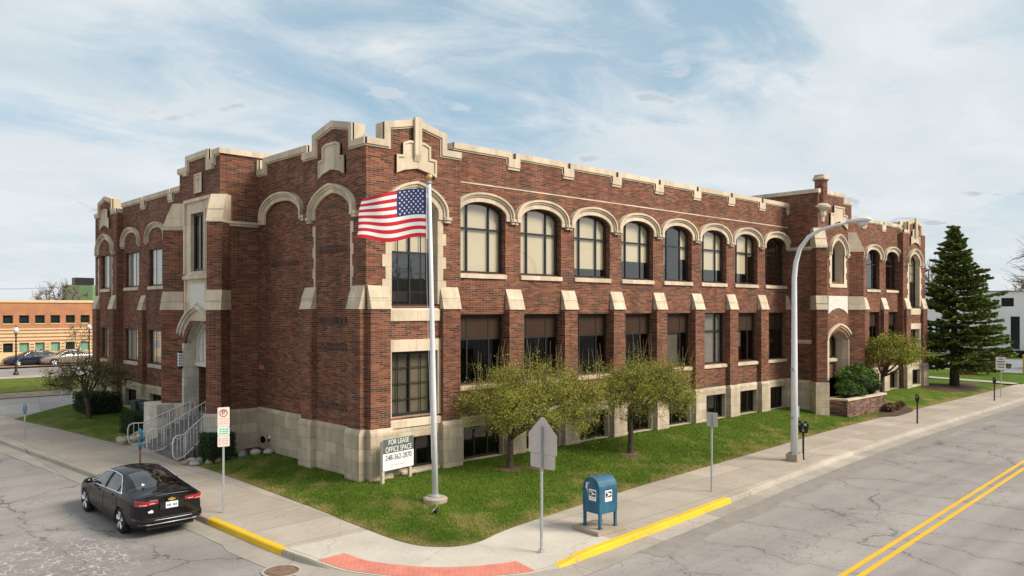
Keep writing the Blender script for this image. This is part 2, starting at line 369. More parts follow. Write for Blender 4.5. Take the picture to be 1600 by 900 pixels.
NEEDLE = leaf('spruce_needles', (0.024, 0.052, 0.016), (0.075, 0.118, 0.026), (0.16, 0.20, 0.042), (0.24, 0.26, 0.07))
BOX = leaf('boxwood_leaf', (0.012, 0.028, 0.008), (0.028, 0.055, 0.014), (0.05, 0.08, 0.02))
JUNI = leaf('juniper_leaf', (0.03, 0.065, 0.01), (0.06, 0.115, 0.018), (0.10, 0.165, 0.03))
BROWNL = leaf('dry_brown_leaf', (0.09, 0.045, 0.03), (0.15, 0.085, 0.05), (0.2, 0.13, 0.08))

# ------------------------------------------------------------------ mesh helpers
class MB:
    def __init__(s): s.v = []; s.f = []; s.mi = []; s.m = 0
    def add(s, vs, fs):
        o = len(s.v); s.v += [tuple(x) for x in vs]
        for f in fs: s.f.append([o + i for i in f]); s.mi.append(s.m)
    def box(s, x0, x1, y0, y1, z0, z1, M=None):
        M = M or (lambda x, y, z: (x, y, z))
        vs = [M(x, y, z) for z in (z0, z1) for y in (y0, y1) for x in (x0, x1)]
        s.add(vs, [(0, 2, 3, 1), (4, 5, 7, 6), (0, 1, 5, 4), (2, 6, 7, 3), (0, 4, 6, 2), (1, 3, 7, 5)])
    def hexa(s, bot, top):      # two 4-point loops
        s.add(list(bot) + list(top), [(3, 2, 1, 0), (4, 5, 6, 7)] + [(i, (i + 1) % 4, 4 + (i + 1) % 4, 4 + i) for i in range(4)])
    def prism(s, poly, a, b, M): # poly of (p,q), extruded between a and b, M(p,q,t)
        n = len(poly); vs = [M(p, q, a) for p, q in poly] + [M(p, q, b) for p, q in poly]
        s.add(vs, [tuple(range(n))[::-1], tuple(range(n, 2 * n))] + [(i, (i + 1) % n, n + (i + 1) % n, n + i) for i in range(n)])
    def tube(s, pts, rad, sides=6, closed=False):
        pts = [Vector(p) for p in pts]; n = len(pts)
        if not hasattr(rad, '__len__'): rad = [rad] * n
        rings = []; up = None
        for i, p in enumerate(pts):
            a = pts[(i - 1) % n] if (closed or i > 0) else p; b = pts[(i + 1) % n] if (closed or i < n - 1) else p
            d = (b - a).normalized() if (b - a).length > 1e-9 else Vector((0, 0, 1))
            if up is None:
                up = Vector((1, 0, 0)) if abs(d.x) < 0.8 else Vector((0, 1, 0))
            sx = (up - d * up.dot(d)).normalized(); sy = d.cross(sx); up = sx
            rings.append([p + (sx * math.cos(2 * math.pi * k / sides) + sy * math.sin(2 * math.pi * k / sides)) * rad[i] for k in range(sides)])
        vs = [v for r in rings for v in r]; fs = []
        m = n if closed else n - 1
        for i in range(m):
            j = (i + 1) % n
            for k in range(sides):
                l = (k + 1) % sides; fs.append((i * sides + k, i * sides + l, j * sides + l, j * sides + k))
        if not closed: fs += [tuple(range(sides))[::-1], tuple(range((n - 1) * sides, n * sides))]
        s.add(vs, fs)
    def lathe(s, prof, c=(0, 0, 0), sides=16, axis='z'):
        vs = []; n = len(prof)
        for r, h in prof:
            for k in range(sides):
                a = 2 * math.pi * k / sides; x, y = r * math.cos(a), r * math.sin(a)
                p = (x, y, h) if axis == 'z' else ((x, h, y) if axis == 'y' else (h, x, y))
                vs.append((c[0] + p[0], c[1] + p[1], c[2] + p[2]))
        fs = [(i * sides + k, i * sides + (k + 1) % sides, (i + 1) * sides + (k + 1) % sides, (i + 1) * sides + k) for i in range(n - 1) for k in range(sides)]
        fs += [tuple(range(sides))[::-1], tuple(range((n - 1) * sides, n * sides))]
        s.add(vs, fs)
    def ribbon(s, pts, t, v0, v1, M, closed=False):   # band of thickness t on the left of the polyline, between depths v0 and v1
        n = len(pts); inn = []
        for i in range(n):
            p = pts[i]
            def nrm(a, b):
                dx, dz = b[0] - a[0], b[1] - a[1]; l = math.hypot(dx, dz) or 1; return (-dz / l, dx / l)
            ns = []
            if closed or i > 0: ns.append(nrm(pts[i - 1], p))
            if closed or i < n - 1: ns.append(nrm(p, pts[(i + 1) % n]))
            nx = sum(q[0] for q in ns) / len(ns); nz = sum(q[1] for q in ns) / len(ns)
            l2 = max(nx * nx + nz * nz, 0.2); inn.append((p[0] + nx / l2 * t, p[1] + nz / l2 * t))
        m = n if closed else n - 1
        vs = []
        for i in range(n):
            a, b = pts[i], inn[i]; vs += [M(a[0], v1, a[1]), M(b[0], v1, b[1]), M(b[0], v0, b[1]), M(a[0], v0, a[1])]
        fs = []
        for i in range(m):
            j = (i + 1) % n
            for k in range(4):
                l = (k + 1) % 4; fs.append((i * 4 + k, i * 4 + l, j * 4 + l, j * 4 + k))
        if not closed: fs += [(0, 1, 2, 3), tuple((n - 1) * 4 + k for k in (3, 2, 1, 0))]
        s.add(vs, fs)
        return inn
    def build(s, name, mats, parent=None, smooth=False, fixn=True):
        me = bpy.data.meshes.new(name); me.from_pydata(s.v, [], s.f)
        for m in (mats if isinstance(mats, (list, tuple)) else [mats]): me.materials.append(m)
        if any(s.mi): me.polygons.foreach_set('material_index', s.mi)
        if fixn and len(s.f) < 30000:
            bm = bmesh.new(); bm.from_mesh(me); bmesh.ops.recalc_face_normals(bm, faces=bm.faces); bm.to_mesh(me); bm.free()
        if smooth: me.polygons.foreach_set('use_smooth', [True] * len(me.polygons))
        me.update(); o = bpy.data.objects.new(name, me); COL.objects.link(o)
        if parent: o.parent = parent
        return o
def tag(o, label=None, cat=None, group=None, kind=None):
    if label: o['label'] = label
    if cat: o['category'] = cat
    if group: o['group'] = group
    if kind: o['kind'] = kind
    return o
def thing(name, loc, label, cat, group=None, rz=0.0):
    o = bpy.data.objects.new(name, None); COL.objects.link(o); o.location = loc; o.rotation_euler = (0, 0, rz); o.empty_display_size = 0.2
    return tag(o, label, cat, group)
def kids(o): return [c for c in bpy.data.objects if c.parent == o]
def copy_tree(o, parent=None):
    ch = kids(o); c = o.copy(); COL.objects.link(c)
    if parent is not None: c.parent = parent
    for k in ch: copy_tree(k, c)
    return c
def mesh_np(name, verts, faces, mat, parent=None):
    verts = np.asarray(verts, np.float32); faces = np.asarray(faces, np.int32); k = faces.shape[1]
    me = bpy.data.meshes.new(name); me.vertices.add(len(verts)); me.vertices.foreach_set('co', verts.ravel())
    me.loops.add(faces.size); me.loops.foreach_set('vertex_index', faces.ravel())
    me.polygons.add(len(faces)); me.polygons.foreach_set('loop_start', np.arange(0, faces.size, k, dtype=np.int32))
    me.update(calc_edges=True); me.materials.append(mat)
    o = bpy.data.objects.new(name, me); COL.objects.link(o)
    if parent: o.parent = parent
    return o
def leaf_cards(pts, size, aspect=0.6, dirs=None, spread=1.0):
    """four-cornered leaf faces of random turn at each point"""
    pts = np.asarray(pts, float); n = len(pts)
    d = nrg.normal(size=(n, 3)) if dirs is None else np.asarray(dirs, float) + spread * nrg.normal(size=(n, 3)) * 0.35
    d /= np.linalg.norm(d, axis=1)[:, None] + 1e-9
    q = nrg.normal(size=(n, 3)); e = np.cross(d, q); e /= np.linalg.norm(e, axis=1)[:, None] + 1e-9
    s = (size * nrg.uniform(0.6, 1.4, n))[:, None]
    a = pts - d * s * 0.5; b = pts + e * s * aspect * 0.5; c = pts + d * s * 0.5; g = pts - e * s * aspect * 0.5
    v = np.stack([a, b, c, g], 1).reshape(-1, 3); f = np.arange(4 * n).reshape(n, 4)
    return v, f
def text_mesh(name, body, size, mat, parent, M4, sx=1.0, ext=0.002, align='CENTER'):
    cu = bpy.data.curves.new(name, 'FONT'); cu.body = body; cu.size = size; cu.extrude = ext; cu.align_x = align; cu.align_y = 'CENTER'
    tmp = bpy.data.objects.new(name + '_tmp', cu); COL.objects.link(tmp)
    bpy.context.view_layer.update()
    me = bpy.data.meshes.new_from_object(tmp.evaluated_get(bpy.context.evaluated_depsgraph_get())); me.name = name
    bpy.data.objects.remove(tmp); bpy.data.curves.remove(cu)
    me.transform(M4 @ Matrix.Diagonal((sx, 1, 1, 1))); me.materials.clear(); me.materials.append(mat)
    o = bpy.data.objects.new(name, me); COL.objects.link(o); o.parent = parent
    return o
def catmull(P, k=6):
    P = [np.array(p, float) for p in P]; out = []
    for i in range(len(P) - 1):
        p0 = P[max(i - 1, 0)]; p1 = P[i]; p2 = P[i + 1]; p3 = P[min(i + 2, len(P) - 1)]
        for j in range(k):
            t = j / k; out.append(0.5 * ((2 * p1) + (-p0 + p2) * t + (2 * p0 - 5 * p1 + 4 * p2 - p3) * t * t + (-p0 + 3 * p1 - 3 * p2 + p3) * t ** 3))
    out.append(P[-1]); return [tuple(x) for x in out]

# ------------------------------------------------------------------ ground
def h(y): return 0.018 * min(max(y + 4, 0.0), 30.0)      # the side street climbs gently to the left
g = MB()
xs = [-400, -60, -30, 0, 30, 60, 100, 700]; ys = [-400, -60, -25, -4, 11, 26, 60, 150, 700]
vs = [(x, y, h(y)) for y in ys for x in xs]
g.add(vs, [(j * len(xs) + i, j * len(xs) + i + 1, (j + 1) * len(xs) + i + 1, (j + 1) * len(xs) + i) for j in range(len(ys) - 1) for i in range(len(xs) - 1)])
tag(g.build('road', ASPH), kind='structure')

OUT = [(-7.7, 27.5), (-7.1, 23), (-6.36, 16.8), (-5.31, 7.45), (-4.68, 0.3), (-4.45, -3.0), (-4.22, -4.5), (-3.62, -6.0), (-2.82, -7.1), (-1.85, -7.82), (-0.7, -8.28), (1.0, -8.25), (7.67, -7.69), (10.43, -7.4), (17, -6.85), (25.4, -6.36), (44.6, -5.85), (70, -5.0)]
INN = [(-5.5, 27.5), (-4.8, 22.5), (-3.72, 16.8), (-2.42, 7.45), (-2.1, 0.3), (-2.09, -3.0), (-2.06, -4.55), (-1.93, -5.25), (-1.62, -5.72), (-1.2, -5.98), (-0.55, -6.0), (1.0, -5.62), (6.6, -4.95), (9.5, -4.74), (16.09, -4.24), (25, -3.62), (44, -3.25), (70, -2.4)]
PO = catmull(OUT); PI = catmull(INN); NP = len(PO)
def ktop(p):                     # kerb drops to a flush ramp round the corner
    d = math.hypot(p[0] + 2.4, p[1] + 6.9)
    return 0.02 + 0.13 * min(max((d - 2.3) / 1.0, 0), 1) + h(p[1])
def lerp(a, b, t): return a + (b - a) * t
def walk_pt(i, t): 
    o, q = PO[i], PI[i]
    return (lerp(o[0], q[0], t), lerp(o[1], q[1], t), lerp(ktop(o), 0.155 + h(q[1]), t))
def strip(i0, i1, t0, t1, dz, name, mat, seg=4, **k):
    m = MB(); n = 0
    for i in range(i0, i1 + 1): m.v += [(p[0], p[1], p[2] + dz) for p in (walk_pt(i, lerp(t0, t1, j / seg)) for j in range(seg + 1))]
    for i in range(i1 - i0):
        for j in range(seg): m.f.append([i * (seg + 1) + j, i * (seg + 1) + j + 1, (i + 1) * (seg + 1) + j + 1, (i + 1) * (seg + 1) + j]); m.mi.append(0)
    return m.build(name, mat, **k)
I0, I1 = 32, 73
def nearest(path, p): return min(range(len(path)), key=lambda i: (path[i][0] - p[0]) ** 2 + (path[i][1] - p[1]) ** 2)
iL = nearest(PO, (-4.45, -3.3)); iR = nearest(PO, (-0.3, -8.3)); iR2 = nearest(PO, (7.67, -7.69)); iY = nearest(PO, (-4.66, 0.5)); iM = nearest(PO, (-2.75, -7.15))
tag(strip(0, iL, 0.055, 1.02, 0, 'pavement', WALK_R), kind='structure')
iC = nearest(PO, (2.0, -8.17))
tag(strip(iL, iC, 0.0, 1.02, 0, 'corner_pavement', CORNERC), kind='structure')
tag(strip(iC, NP - 1, 0.055, 1.02, 0, 'pavement', WALK_R), kind='structure')
def kerb_mesh(i0, i1, name, mat, e=0.0, faces=True):
    m = MB(); rows = []
    for i in range(i0, i1 + 1):
        o = PO[i]; a = walk_pt(i, 0.0); b = walk_pt(i, 0.06)
        q = PI[i]; l = math.hypot(q[0] - o[0], q[1] - o[1]); nx, ny = (o[0] - q[0]) / l, (o[1] - q[1]) / l
        z0 = h(o[1])
        rows.append([(b[0], b[1], b[2] + e + (0.004 if not e else 0)), (a[0], a[1], a[2] + e + 0.004 - 0.01), (a[0] + nx * (0.02 + e), a[1] + ny * (0.02 + e), a[2] - 0.03 + e), (a[0] + nx * (0.045 + e), a[1] + ny * (0.045 + e), z0 + 0.003)])
    k = 4; m.v = [p for r in rows for p in r]
    for i in range(len(rows) - 1):
        for j in range(k - 1): m.f.append([i * k + j, i * k + j + 1, (i + 1) * k + j + 1, (i + 1) * k + j]); m.mi.append(0)
    return m.build(name, mat)
tag(kerb_mesh(0, NP - 1, 'kerb', KERBC), kind='structure')
tag(kerb_mesh(iY, iL, 'yellow_kerb_paint', YKERB, 0.006), kind='structure')
tag(kerb_mesh(iR, iR2, 'yellow_kerb_paint', YKERB, 0.006), kind='structure')
m = MB()
for i in range(NP):
    o = PO[i]; q = PI[i]; l = math.hypot(q[0] - o[0], q[1] - o[1]); nx, ny = (o[0] - q[0]) / l, (o[1] - q[1]) / l
    wd = 0.62 if o[1] > -2 or o[0] > 1 else 0.75
    for d in (0.0, wd): m.v.append((o[0] + nx * d, o[1] + ny * d, h(o[1] + ny * d) + 0.008))
for i in range(NP - 1): m.f.append([2 * i, 2 * i + 1, 2 * i + 3, 2 * i + 2]); m.mi.append(0)
tag(m.build('gutter', GUTTER), kind='structure')
# dark resurfaced seam strip beside the right-hand gutter
SEAM = plain('dark_seam_asphalt', (0.235, 0.21, 0.19), 0.9, var=0.14, scale=2)
m = MB(); k0 = iC
for i in range(k0, NP):
    o = PO[i]; q = PI[i]; l = math.hypot(q[0] - o[0], q[1] - o[1]); nx, ny = (o[0] - q[0]) / l, (o[1] - q[1]) / l
    for d in (0.58, 1.25 + 0.08 * math.sin(i * 1.7)): m.v.append((o[0] + nx * d, o[1] + ny * d, 0.004))
for i in range(NP - 1 - k0): m.f.append([2 * i, 2 * i + 1, 2 * i + 3, 2 * i + 2]); m.mi.append(0)
tag(m.build('road_seam', SEAM), kind='structure')
# tactile pads
iA = nearest(PO, (-4.25, -4.4)); iB = nearest(PO, (-0.95, -8.22))
for a, b, lab in ((iA, iM, 'red tactile paving pad on the corner ramp, the half toward the black car'), (iM, iB, 'red tactile paving pad on the corner ramp, the half toward the blue mailbox')):
    tag(strip(a, b, 0.03, 0.34, 0.008, 'tactile_paving', TACT), lab, 'tactile paving', 'tactile pads at the kerb ramp')
# double yellow centre line
for off in (0.0, 0.30):
    m = MB(); n = 60
    for i in range(n + 1):
        x = lerp(-1.0, 90, i / n); yc = -13.09 + 0.062 * x - off
        m.v += [(x, yc - 0.065, 0.006), (x, yc + 0.065, 0.006)]
    for i in range(n): m.f.append([2 * i, 2 * i + 1, 2 * i + 3, 2 * i + 2]); m.mi.append(0)
    tag(m.build('centre_line', YELLOW), kind='structure')
# manhole cover
IRON = plain('rusty_iron', (0.20, 0.135, 0.095), 0.75, 0.2, 0.25, 9)
mh = thing('manhole_cover', (-4.95, -4.35, 0.012), 'round rusty iron manhole cover in the gutter at the corner', 'manhole cover')
m = MB(); m.lathe([(0.36, 0.0), (0.36, 0.012), (0.33, 0.014), (0.33, 0.006), (0.30, 0.006), (0.30, 0.012), (0.0, 0.012)], sides=32)
for q in (0.12, -0.12): m.box(-0.12, 0.12, q - 0.012, q + 0.012, 0.012, 0.018)
m.build('cover', IRON, mh)
m = MB(); m.lathe([(0.44, 0.0), (0.44, 0.006), (0.37, 0.006), (0.37, 0.0)], sides=32); m.build('ring', KERBC, mh)

# ---- lawns
_PA = np.array(PI); _c = int(np.argmin(_PA[:, 1])); _pl = _PA[:_c + 1][::-1]; _pr = _PA[_c:]
def xin(y): return np.interp(y, _pl[:, 1], _pl[:, 0])
def yin(x): return np.interp(x, _pr[:, 0], _pr[:, 1])
def ss(t): t = min(max(t, 0.0), 1.0); return t * t * (3 - 2 * t)
_PE = np.array(PI); _A, _Bd = _PE[:-1], _PE[1:] - _PE[:-1]; _BB = (_Bd ** 2).sum(1)
def edge_dist(x, y):
    x = np.atleast_1d(np.asarray(x, float)); y = np.atleast_1d(np.asarray(y, float)); out = np.full(len(x), 1e9)
    for a, d, l in zip(_A, _Bd, _BB):
        t = np.clip(((x - a[0]) * d[0] + (y - a[1]) * d[1]) / l, 0, 1); out = np.minimum(out, np.hypot(x - a[0] - t * d[0], y - a[1] - t * d[1]))
    return out
def lzv(x, y):
    x = np.atleast_1d(np.asarray(x, float)); y = np.atleast_1d(np.asarray(y, float))
    d = edge_dist(x, y); dw = np.hypot(np.maximum(0.1 - x, 0), np.maximum(0.1 - y, 0)); t = d / (d + dw + 1e-6)
    hy = 0.018 * np.clip(y + 4, 0, 30); hb = 0.60 + 0.012 * np.maximum(y - 6, 0) - 0.008 * np.clip(y, 0, 8) - np.where(x > 44.5, 0.27 * np.clip((x - 44.5) / 5, 0, 1), 0)
    base = 0.165 + hy; return base + (hb - base) * (0.35 * t + 0.65 * t * t * (3 - 2 * t))
def lz(x, y): return float(lzv(x, y)[0])
def dryv(x, y):
    """how straw-dry the turf is: soft patches, worn along the pavement edge"""
    x = np.asarray(x, float); y = np.asarray(y, float)
    n = np.sin(x * 1.3 + 1.7 * np.sin(y * .9)) * np.cos(y * 1.6 + 1.2 * np.sin(x * .7 + 1)) + .6 * np.sin(x * 3.1 + y * 2.3 + 2 * np.sin(y * 1.9)) + .5 * np.sin(x * 5.3 - y * 4.7 + 1.5 * np.sin(x * 2.2))
    e = edge_dist(x, y); return np.clip(.20 + .24 * n + .45 * np.exp(-(e / .42) ** 2) - .12 * np.clip(e - 1.5, 0, 2), 0, 1)
def add_attr(o, val):
    a = o.data.attributes.new('dry', 'FLOAT', 'POINT'); a.data.foreach_set('value', np.asarray(val, np.float32))
def grid_sheet(name, edge, inner, mat, rows=10, dz=0.0, zf=lz):
    m = MB(); n = len(edge)
    for a, b in zip(edge, inner):
        for j in range(rows + 1):
            t = j / rows; x, y = lerp(a[0], b[0], t), lerp(a[1], b[1], t); m.v.append((x, y, zf(x, y) + dz))
    for i in range(n - 1):
        for j in range(rows): m.f.append([i * (rows + 1) + j, i * (rows + 1) + j + 1, (i + 1) * (rows + 1) + j + 1, (i + 1) * (rows + 1) + j]); m.mi.append(0)
    o = m.build(name, mat, smooth=True); V = np.array([v.co[:] for v in o.data.vertices]); add_attr(o, dryv(V[:, 0], V[:, 1])); return o
eA = []
for (a_, b_) in zip(PI, PI[1:]):
    for k in range(4): eA.append((lerp(a_[0], b_[0], k / 4), lerp(a_[1], b_[1], k / 4)))
eA = [p for p in eA if p[1] < 7.6 and p[0] < 53.8]
def inner(p):
    x, y = p
    if y > -3.0: 
        if x < 10: return (0.5, max(y, 0.75))
    if x < 0.9: return (lerp(0.5, 0.9, min(max((x + 2.1) / 3.0, 0), 1)), 0.7)
    return (x, 0.6) if x < 44 else (x, lerp(0.6, 9.0, min((x - 44) / 1.5, 1)))
tag(grid_sheet('lawn', eA, [inner(p) for p in eA], LAWN, 14), kind='structure')
yl = np.linspace(12.2, 22.4, 14)
eB = [(float(xin(y)), float(y)) for y in yl] + [(-3.0, 24.4), (-1.2, 26.2), (0.4, 27.6)]
iB_ = [(0.6, float(y) + 1.5) for y in yl] + [(0.7, 25), (0.8, 26.5), (0.9, 27.7)]
tag(grid_sheet('side_lawn', eB, iB_, LAWN, 10), kind='structure')
def grass_blades():
    n = 230000
    # denser near the camera
    x = nrg.uniform(-4.5, 34, n * 2); y = nrg.uniform(-6.2, 8, n * 2)
    d = np.hypot(x + 13.2, y + 20.6)
    keep = nrg.uniform(0, 1, n * 2) < np.clip((26 / d) ** 2.0, 0, 1)
    x, y = x[keep], y[keep]
    lo = xin(y); okL = (x > lo + 0.01) & (x < 0.15) & (y > -5.9) & (y < np.interp(x, [-2.4, -1.3, -0.3, 0.2], [7.35, 6.95, 6.6, 6.2]))
    okR = (x > -1.6) & (y > yin(x) + 0.01) & (y < 0.1) & ((x > lo) | (x > 0))
    ok = okL & ((y > yin(x)) | (x < -1.62)) | okR
    x, y = x[ok], y[ok]; z = lzv(x, y) - 0.006; dr = dryv(x, y)
    n = len(x); ang = nrg.uniform(0, 6.283, n); hgt = nrg.uniform(0.025, 0.075, n); w = nrg.uniform(0.006, 0.012, n)
    dx, dy = np.cos(ang) * w, np.sin(ang) * w; lx = nrg.normal(0, 0.03, n); ly = nrg.normal(0, 0.03, n)
    v = np.stack([np.stack([x - dx, y - dy, z], 1), np.stack([x + dx, y + dy, z], 1), np.stack([x + lx, y + ly, z + hgt], 1)], 1).reshape(-1, 3)
    go = mesh_np('grass', v, np.arange(3 * n).reshape(n, 3), BLADE); add_attr(go, np.repeat(dr, 3))
    tag(go, 'short green lawn grass with dry straw patches', 'grass', kind='stuff')
grass_blades()
MULZ = lambda x, y: lz(x, y)
me_ = [(-2.38, 7.55), (-2.2, 7.3), (-1.9, 7.08), (-1.3, 7.1), (-0.3, 6.76), (0.2, 6.4), (0.7, 6.2)]
tag(grid_sheet('mulch_bed', me_, [(-2.3, 8.2), (-1.9, 8.3), (-1.3, 8.3), (-0.9, 8.3), (-0.2, 8.2), (0.4, 8.1), (0.7, 8.0)], MULCH, 6, 0.035), kind='structure')
def ring_sheet(name, cx, cy, rx, ry, mat, dz=0.03, rot=0.0):
    m = MB(); n = 28; rows = 5
    for j in range(rows + 1):
        for k in range(n):
            a = 2 * math.pi * k / n; r = j / rows * (1 + 0.12 * math.sin(3 * a) + 0.08 * math.cos(5 * a)); u, v = rx * r * math.cos(a), ry * r * math.sin(a)
            x, y = cx + u * math.cos(rot) - v * math.sin(rot), cy + u * math.sin(rot) + v * math.cos(rot); m.v.append((x, y, lz(x, y) + dz * (1 - 0.9 * (j / rows) ** 2)))
    for j in range(rows):
        for k in range(n): m.f.append([j * n + k, j * n + (k + 1) % n, (j + 1) * n + (k + 1) % n, (j + 1) * n + k]); m.mi.append(0)
    return tag(m.build(name, mat), kind='structure')
ring_sheet('mulch_patch', 31.9, -3.05, 2.9, 0.65, MULCH, 0.035, R(12))
ring_sheet('mulch_patch', 46.9, -1.1, 4.6, 1.25, MULCH, 0.035, R(4))
for tx_, ty_ in ((4.6, -1.4), (10.05, -2.08), (5.6, -1.75)): ring_sheet('bare_soil', tx_, ty_, 0.5, 0.36, plain('bare_soil', (0.13, 0.085, 0.05), 0.95, var=.4, scale=9) if not bpy.data.materials.get('bare_soil') else bpy.data.materials['bare_soil'], 0.05)
# ---- ground beyond the left end
def flat(name, pts, mat, dz): 
    m = MB(); m.v = [(x, y, h(y) + dz) for x, y in pts]; m.f = [list(range(len(pts)))]; m.mi = [0]; return tag(m.build(name, mat), kind='structure')
ALLEY = concrete('alley_concrete', (0.33, 0.31, 0.29), (4, 4), 0.2)
flat('alley', [(-7.6, 24), (-4.8, 22.3), (1, 28), (40, 28.5), (40, 33.5), (-3, 33), (-8, 30)], ALLEY, 0.06)
flat('dirt_verge', [(-8, 30.8), (-3.2, 32.6), (40, 33.2), (40, 38), (-6, 37)], DIRT, 0.10)
flat('field', [(-7, 35), (-4, 35.8), (40, 37), (40, 47.2), (-7, 47.2)], FIELD, 0.125)
flat('far_pavement', [(-9, 47), (60, 47), (60, 49), (-9, 49)], WALK_R, 0.14)
flat('far_pavement', [(-30, 60.2), (60, 60.2), (60, 68), (-30, 68)], plain('brown_paving', (0.26, 0.17, 0.12), 0.9), 0.13)
# ---- ground beyond the right end
flat('side_path', [(53.5, 10), (53.5, -3.0), (54.9, -3.0), (54.9, 10)], KERBC, 0.24)
flat('verge', [(54.9, 12), (54.9, -3.2), (66, -2.7), (62.5, 12)], LAWN, 0.2)
LOT = plain('grey_lot_asphalt', (0.20, 0.21, 0.225), 0.9, var=0.1, scale=0.6)
flat('parking_lot', [(50, 40), (54, 11), (61.5, 11), (64.5, -2.6), (110, -1), (110, 60), (50, 60)], LOT, 0.10)
flat('verge', [(82, 40), (82, -4), (112, -4), (112, 40)], FIELD, 0.14)

# ------------------------------------------------------------------ the brick office building
B = thing('office_building', (0, 0, 0), 'long two storey red brick office building with limestone trim and arched upper windows', 'building')
MR = lambda u, v, z: (u, -v, z)          # facade along the right-hand street, v points out of the wall
ML = lambda u, v, z: (-v, u, z)          # facade along the left-hand street
def shape(t, kind):
    t = min(abs(t), 1.0)
    if kind == 'seg': return (1 - t ** 2.2) ** 0.62
    if kind == 'tudor': return 0.70 * (1 - t ** 2.2) ** 0.6 + 0.30 * (1 - t)
    return 1.0
class Op:
    def __init__(s, a, b, z0, zs, zt=None, kind='flat', floor=None): s.a, s.b, s.z0, s.zs, s.zt, s.kind = a, b, z0, zs, zt if zt is not None else zs, kind
    def top(s, u):
        c = (s.a + s.b) / 2; w = (s.b - s.a) / 2
        return s.zs + (s.zt - s.zs) * shape((u - c) / w, s.kind) if s.kind != 'flat' else s.zs
    def us(s, n=14): return [s.a, s.b] if s.kind == 'flat' else [s.a + (s.b - s.a) * (0.5 - 0.5 * math.cos(math.pi * i / n)) for i in range(n + 1)]
    def arch(s, off=0.0, drop=0.0):    # over the head, left to right
        pts = [(u, s.top(u)) for u in s.us(16)]
        if s.kind == 'flat': pts = [(s.a, s.zs), (s.b, s.zs)]
        if drop: pts = [(s.a, s.zs - drop)] + pts + [(s.b, s.zs - drop)]
        return pts
    def outline(s): return [(s.a, s.z0)] + s.arch() + [(s.b, s.z0)]
def prof_eval(prof, u):
    if not hasattr(prof, '__len__'): return prof
    for (a, za), (b, zb) in zip(prof, prof[1:]):
        if a <= u <= b and b > a: return za + (zb - za) * (u - a) / (b - a)
    return prof[0][1] if u < prof[0][0] else prof[-1][1]
def wall(mb, M, u0, u1, z0, top, v, ops=(), reveal=0.28, rmat=None):
    br = {u0, u1}
    for o in ops: br |= set(o.us())
    if hasattr(top, '__len__'): br |= {p[0] for p in top}
    br = sorted(x for x in br if u0 - 1e-6 <= x <= u1 + 1e-6)
    for a, b in zip(br, br[1:]):
        if b - a < 1e-5: continue
        mid = (a + b) / 2; e = min(1e-4, (b - a) / 4)
        cur = (z0, z0)
        for o in sorted((o for o in ops if o.a < mid < o.b), key=lambda o: o.z0):
            if o.z0 - cur[0] > 1e-4: mb.add([M(a, v, cur[0]), M(b, v, cur[1]), M(b, v, o.z0), M(a, v, o.z0)], [(0, 1, 2, 3)])
            cur = (o.top(a), o.top(b))
        t = (prof_eval(top, a + e), prof_eval(top, b - e))
        if max(t) > cur[0] + 1e-4: mb.add([M(a, v, cur[0]), M(b, v, cur[1]), M(b, v, t[1]), M(a, v, t[0])], [(0, 1, 2, 3)])
    old = mb.m
    if rmat is not None: mb.m = rmat
    for o in ops:
        P = o.outline(); n = len(P)
        for i in range(n):
            p, q = P[i], P[(i + 1) % n]
            mb.add([M(p[0], v, p[1]), M(q[0], v, q[1]), M(q[0], v - reveal, q[1]), M(p[0], v - reveal, p[1])], [(0, 1, 2, 3)])
    mb.m = old
def fill(mb, M, o, v, z0=None, z1=None, inset=0.0):       # flat sheet filling an opening between two heights
    us = [o.a + inset, o.b - inset] if o.kind == 'flat' else [min(max(u, o.a + inset), o.b - inset) for u in o.us()]
    z0 = o.z0 if z0 is None else z0
    for a, b in zip(us, us[1:]):
        if b - a < 1e-6: continue
        za, zb = o.top(a), o.top(b)
        if z1 is not None: za, zb = min(za, z1), min(zb, z1)
        if max(za, zb) > z0: mb.add([M(a, v, z0), M(b, v, z0), M(b, v, max(zb, z0)), M(a, v, max(za, z0))], [(0, 1, 2, 3)])
def bar(mb, M, u0, u1, z0, z1, v0, v1): mb.box(u0, u1, v0, v1, z0, z1, M)
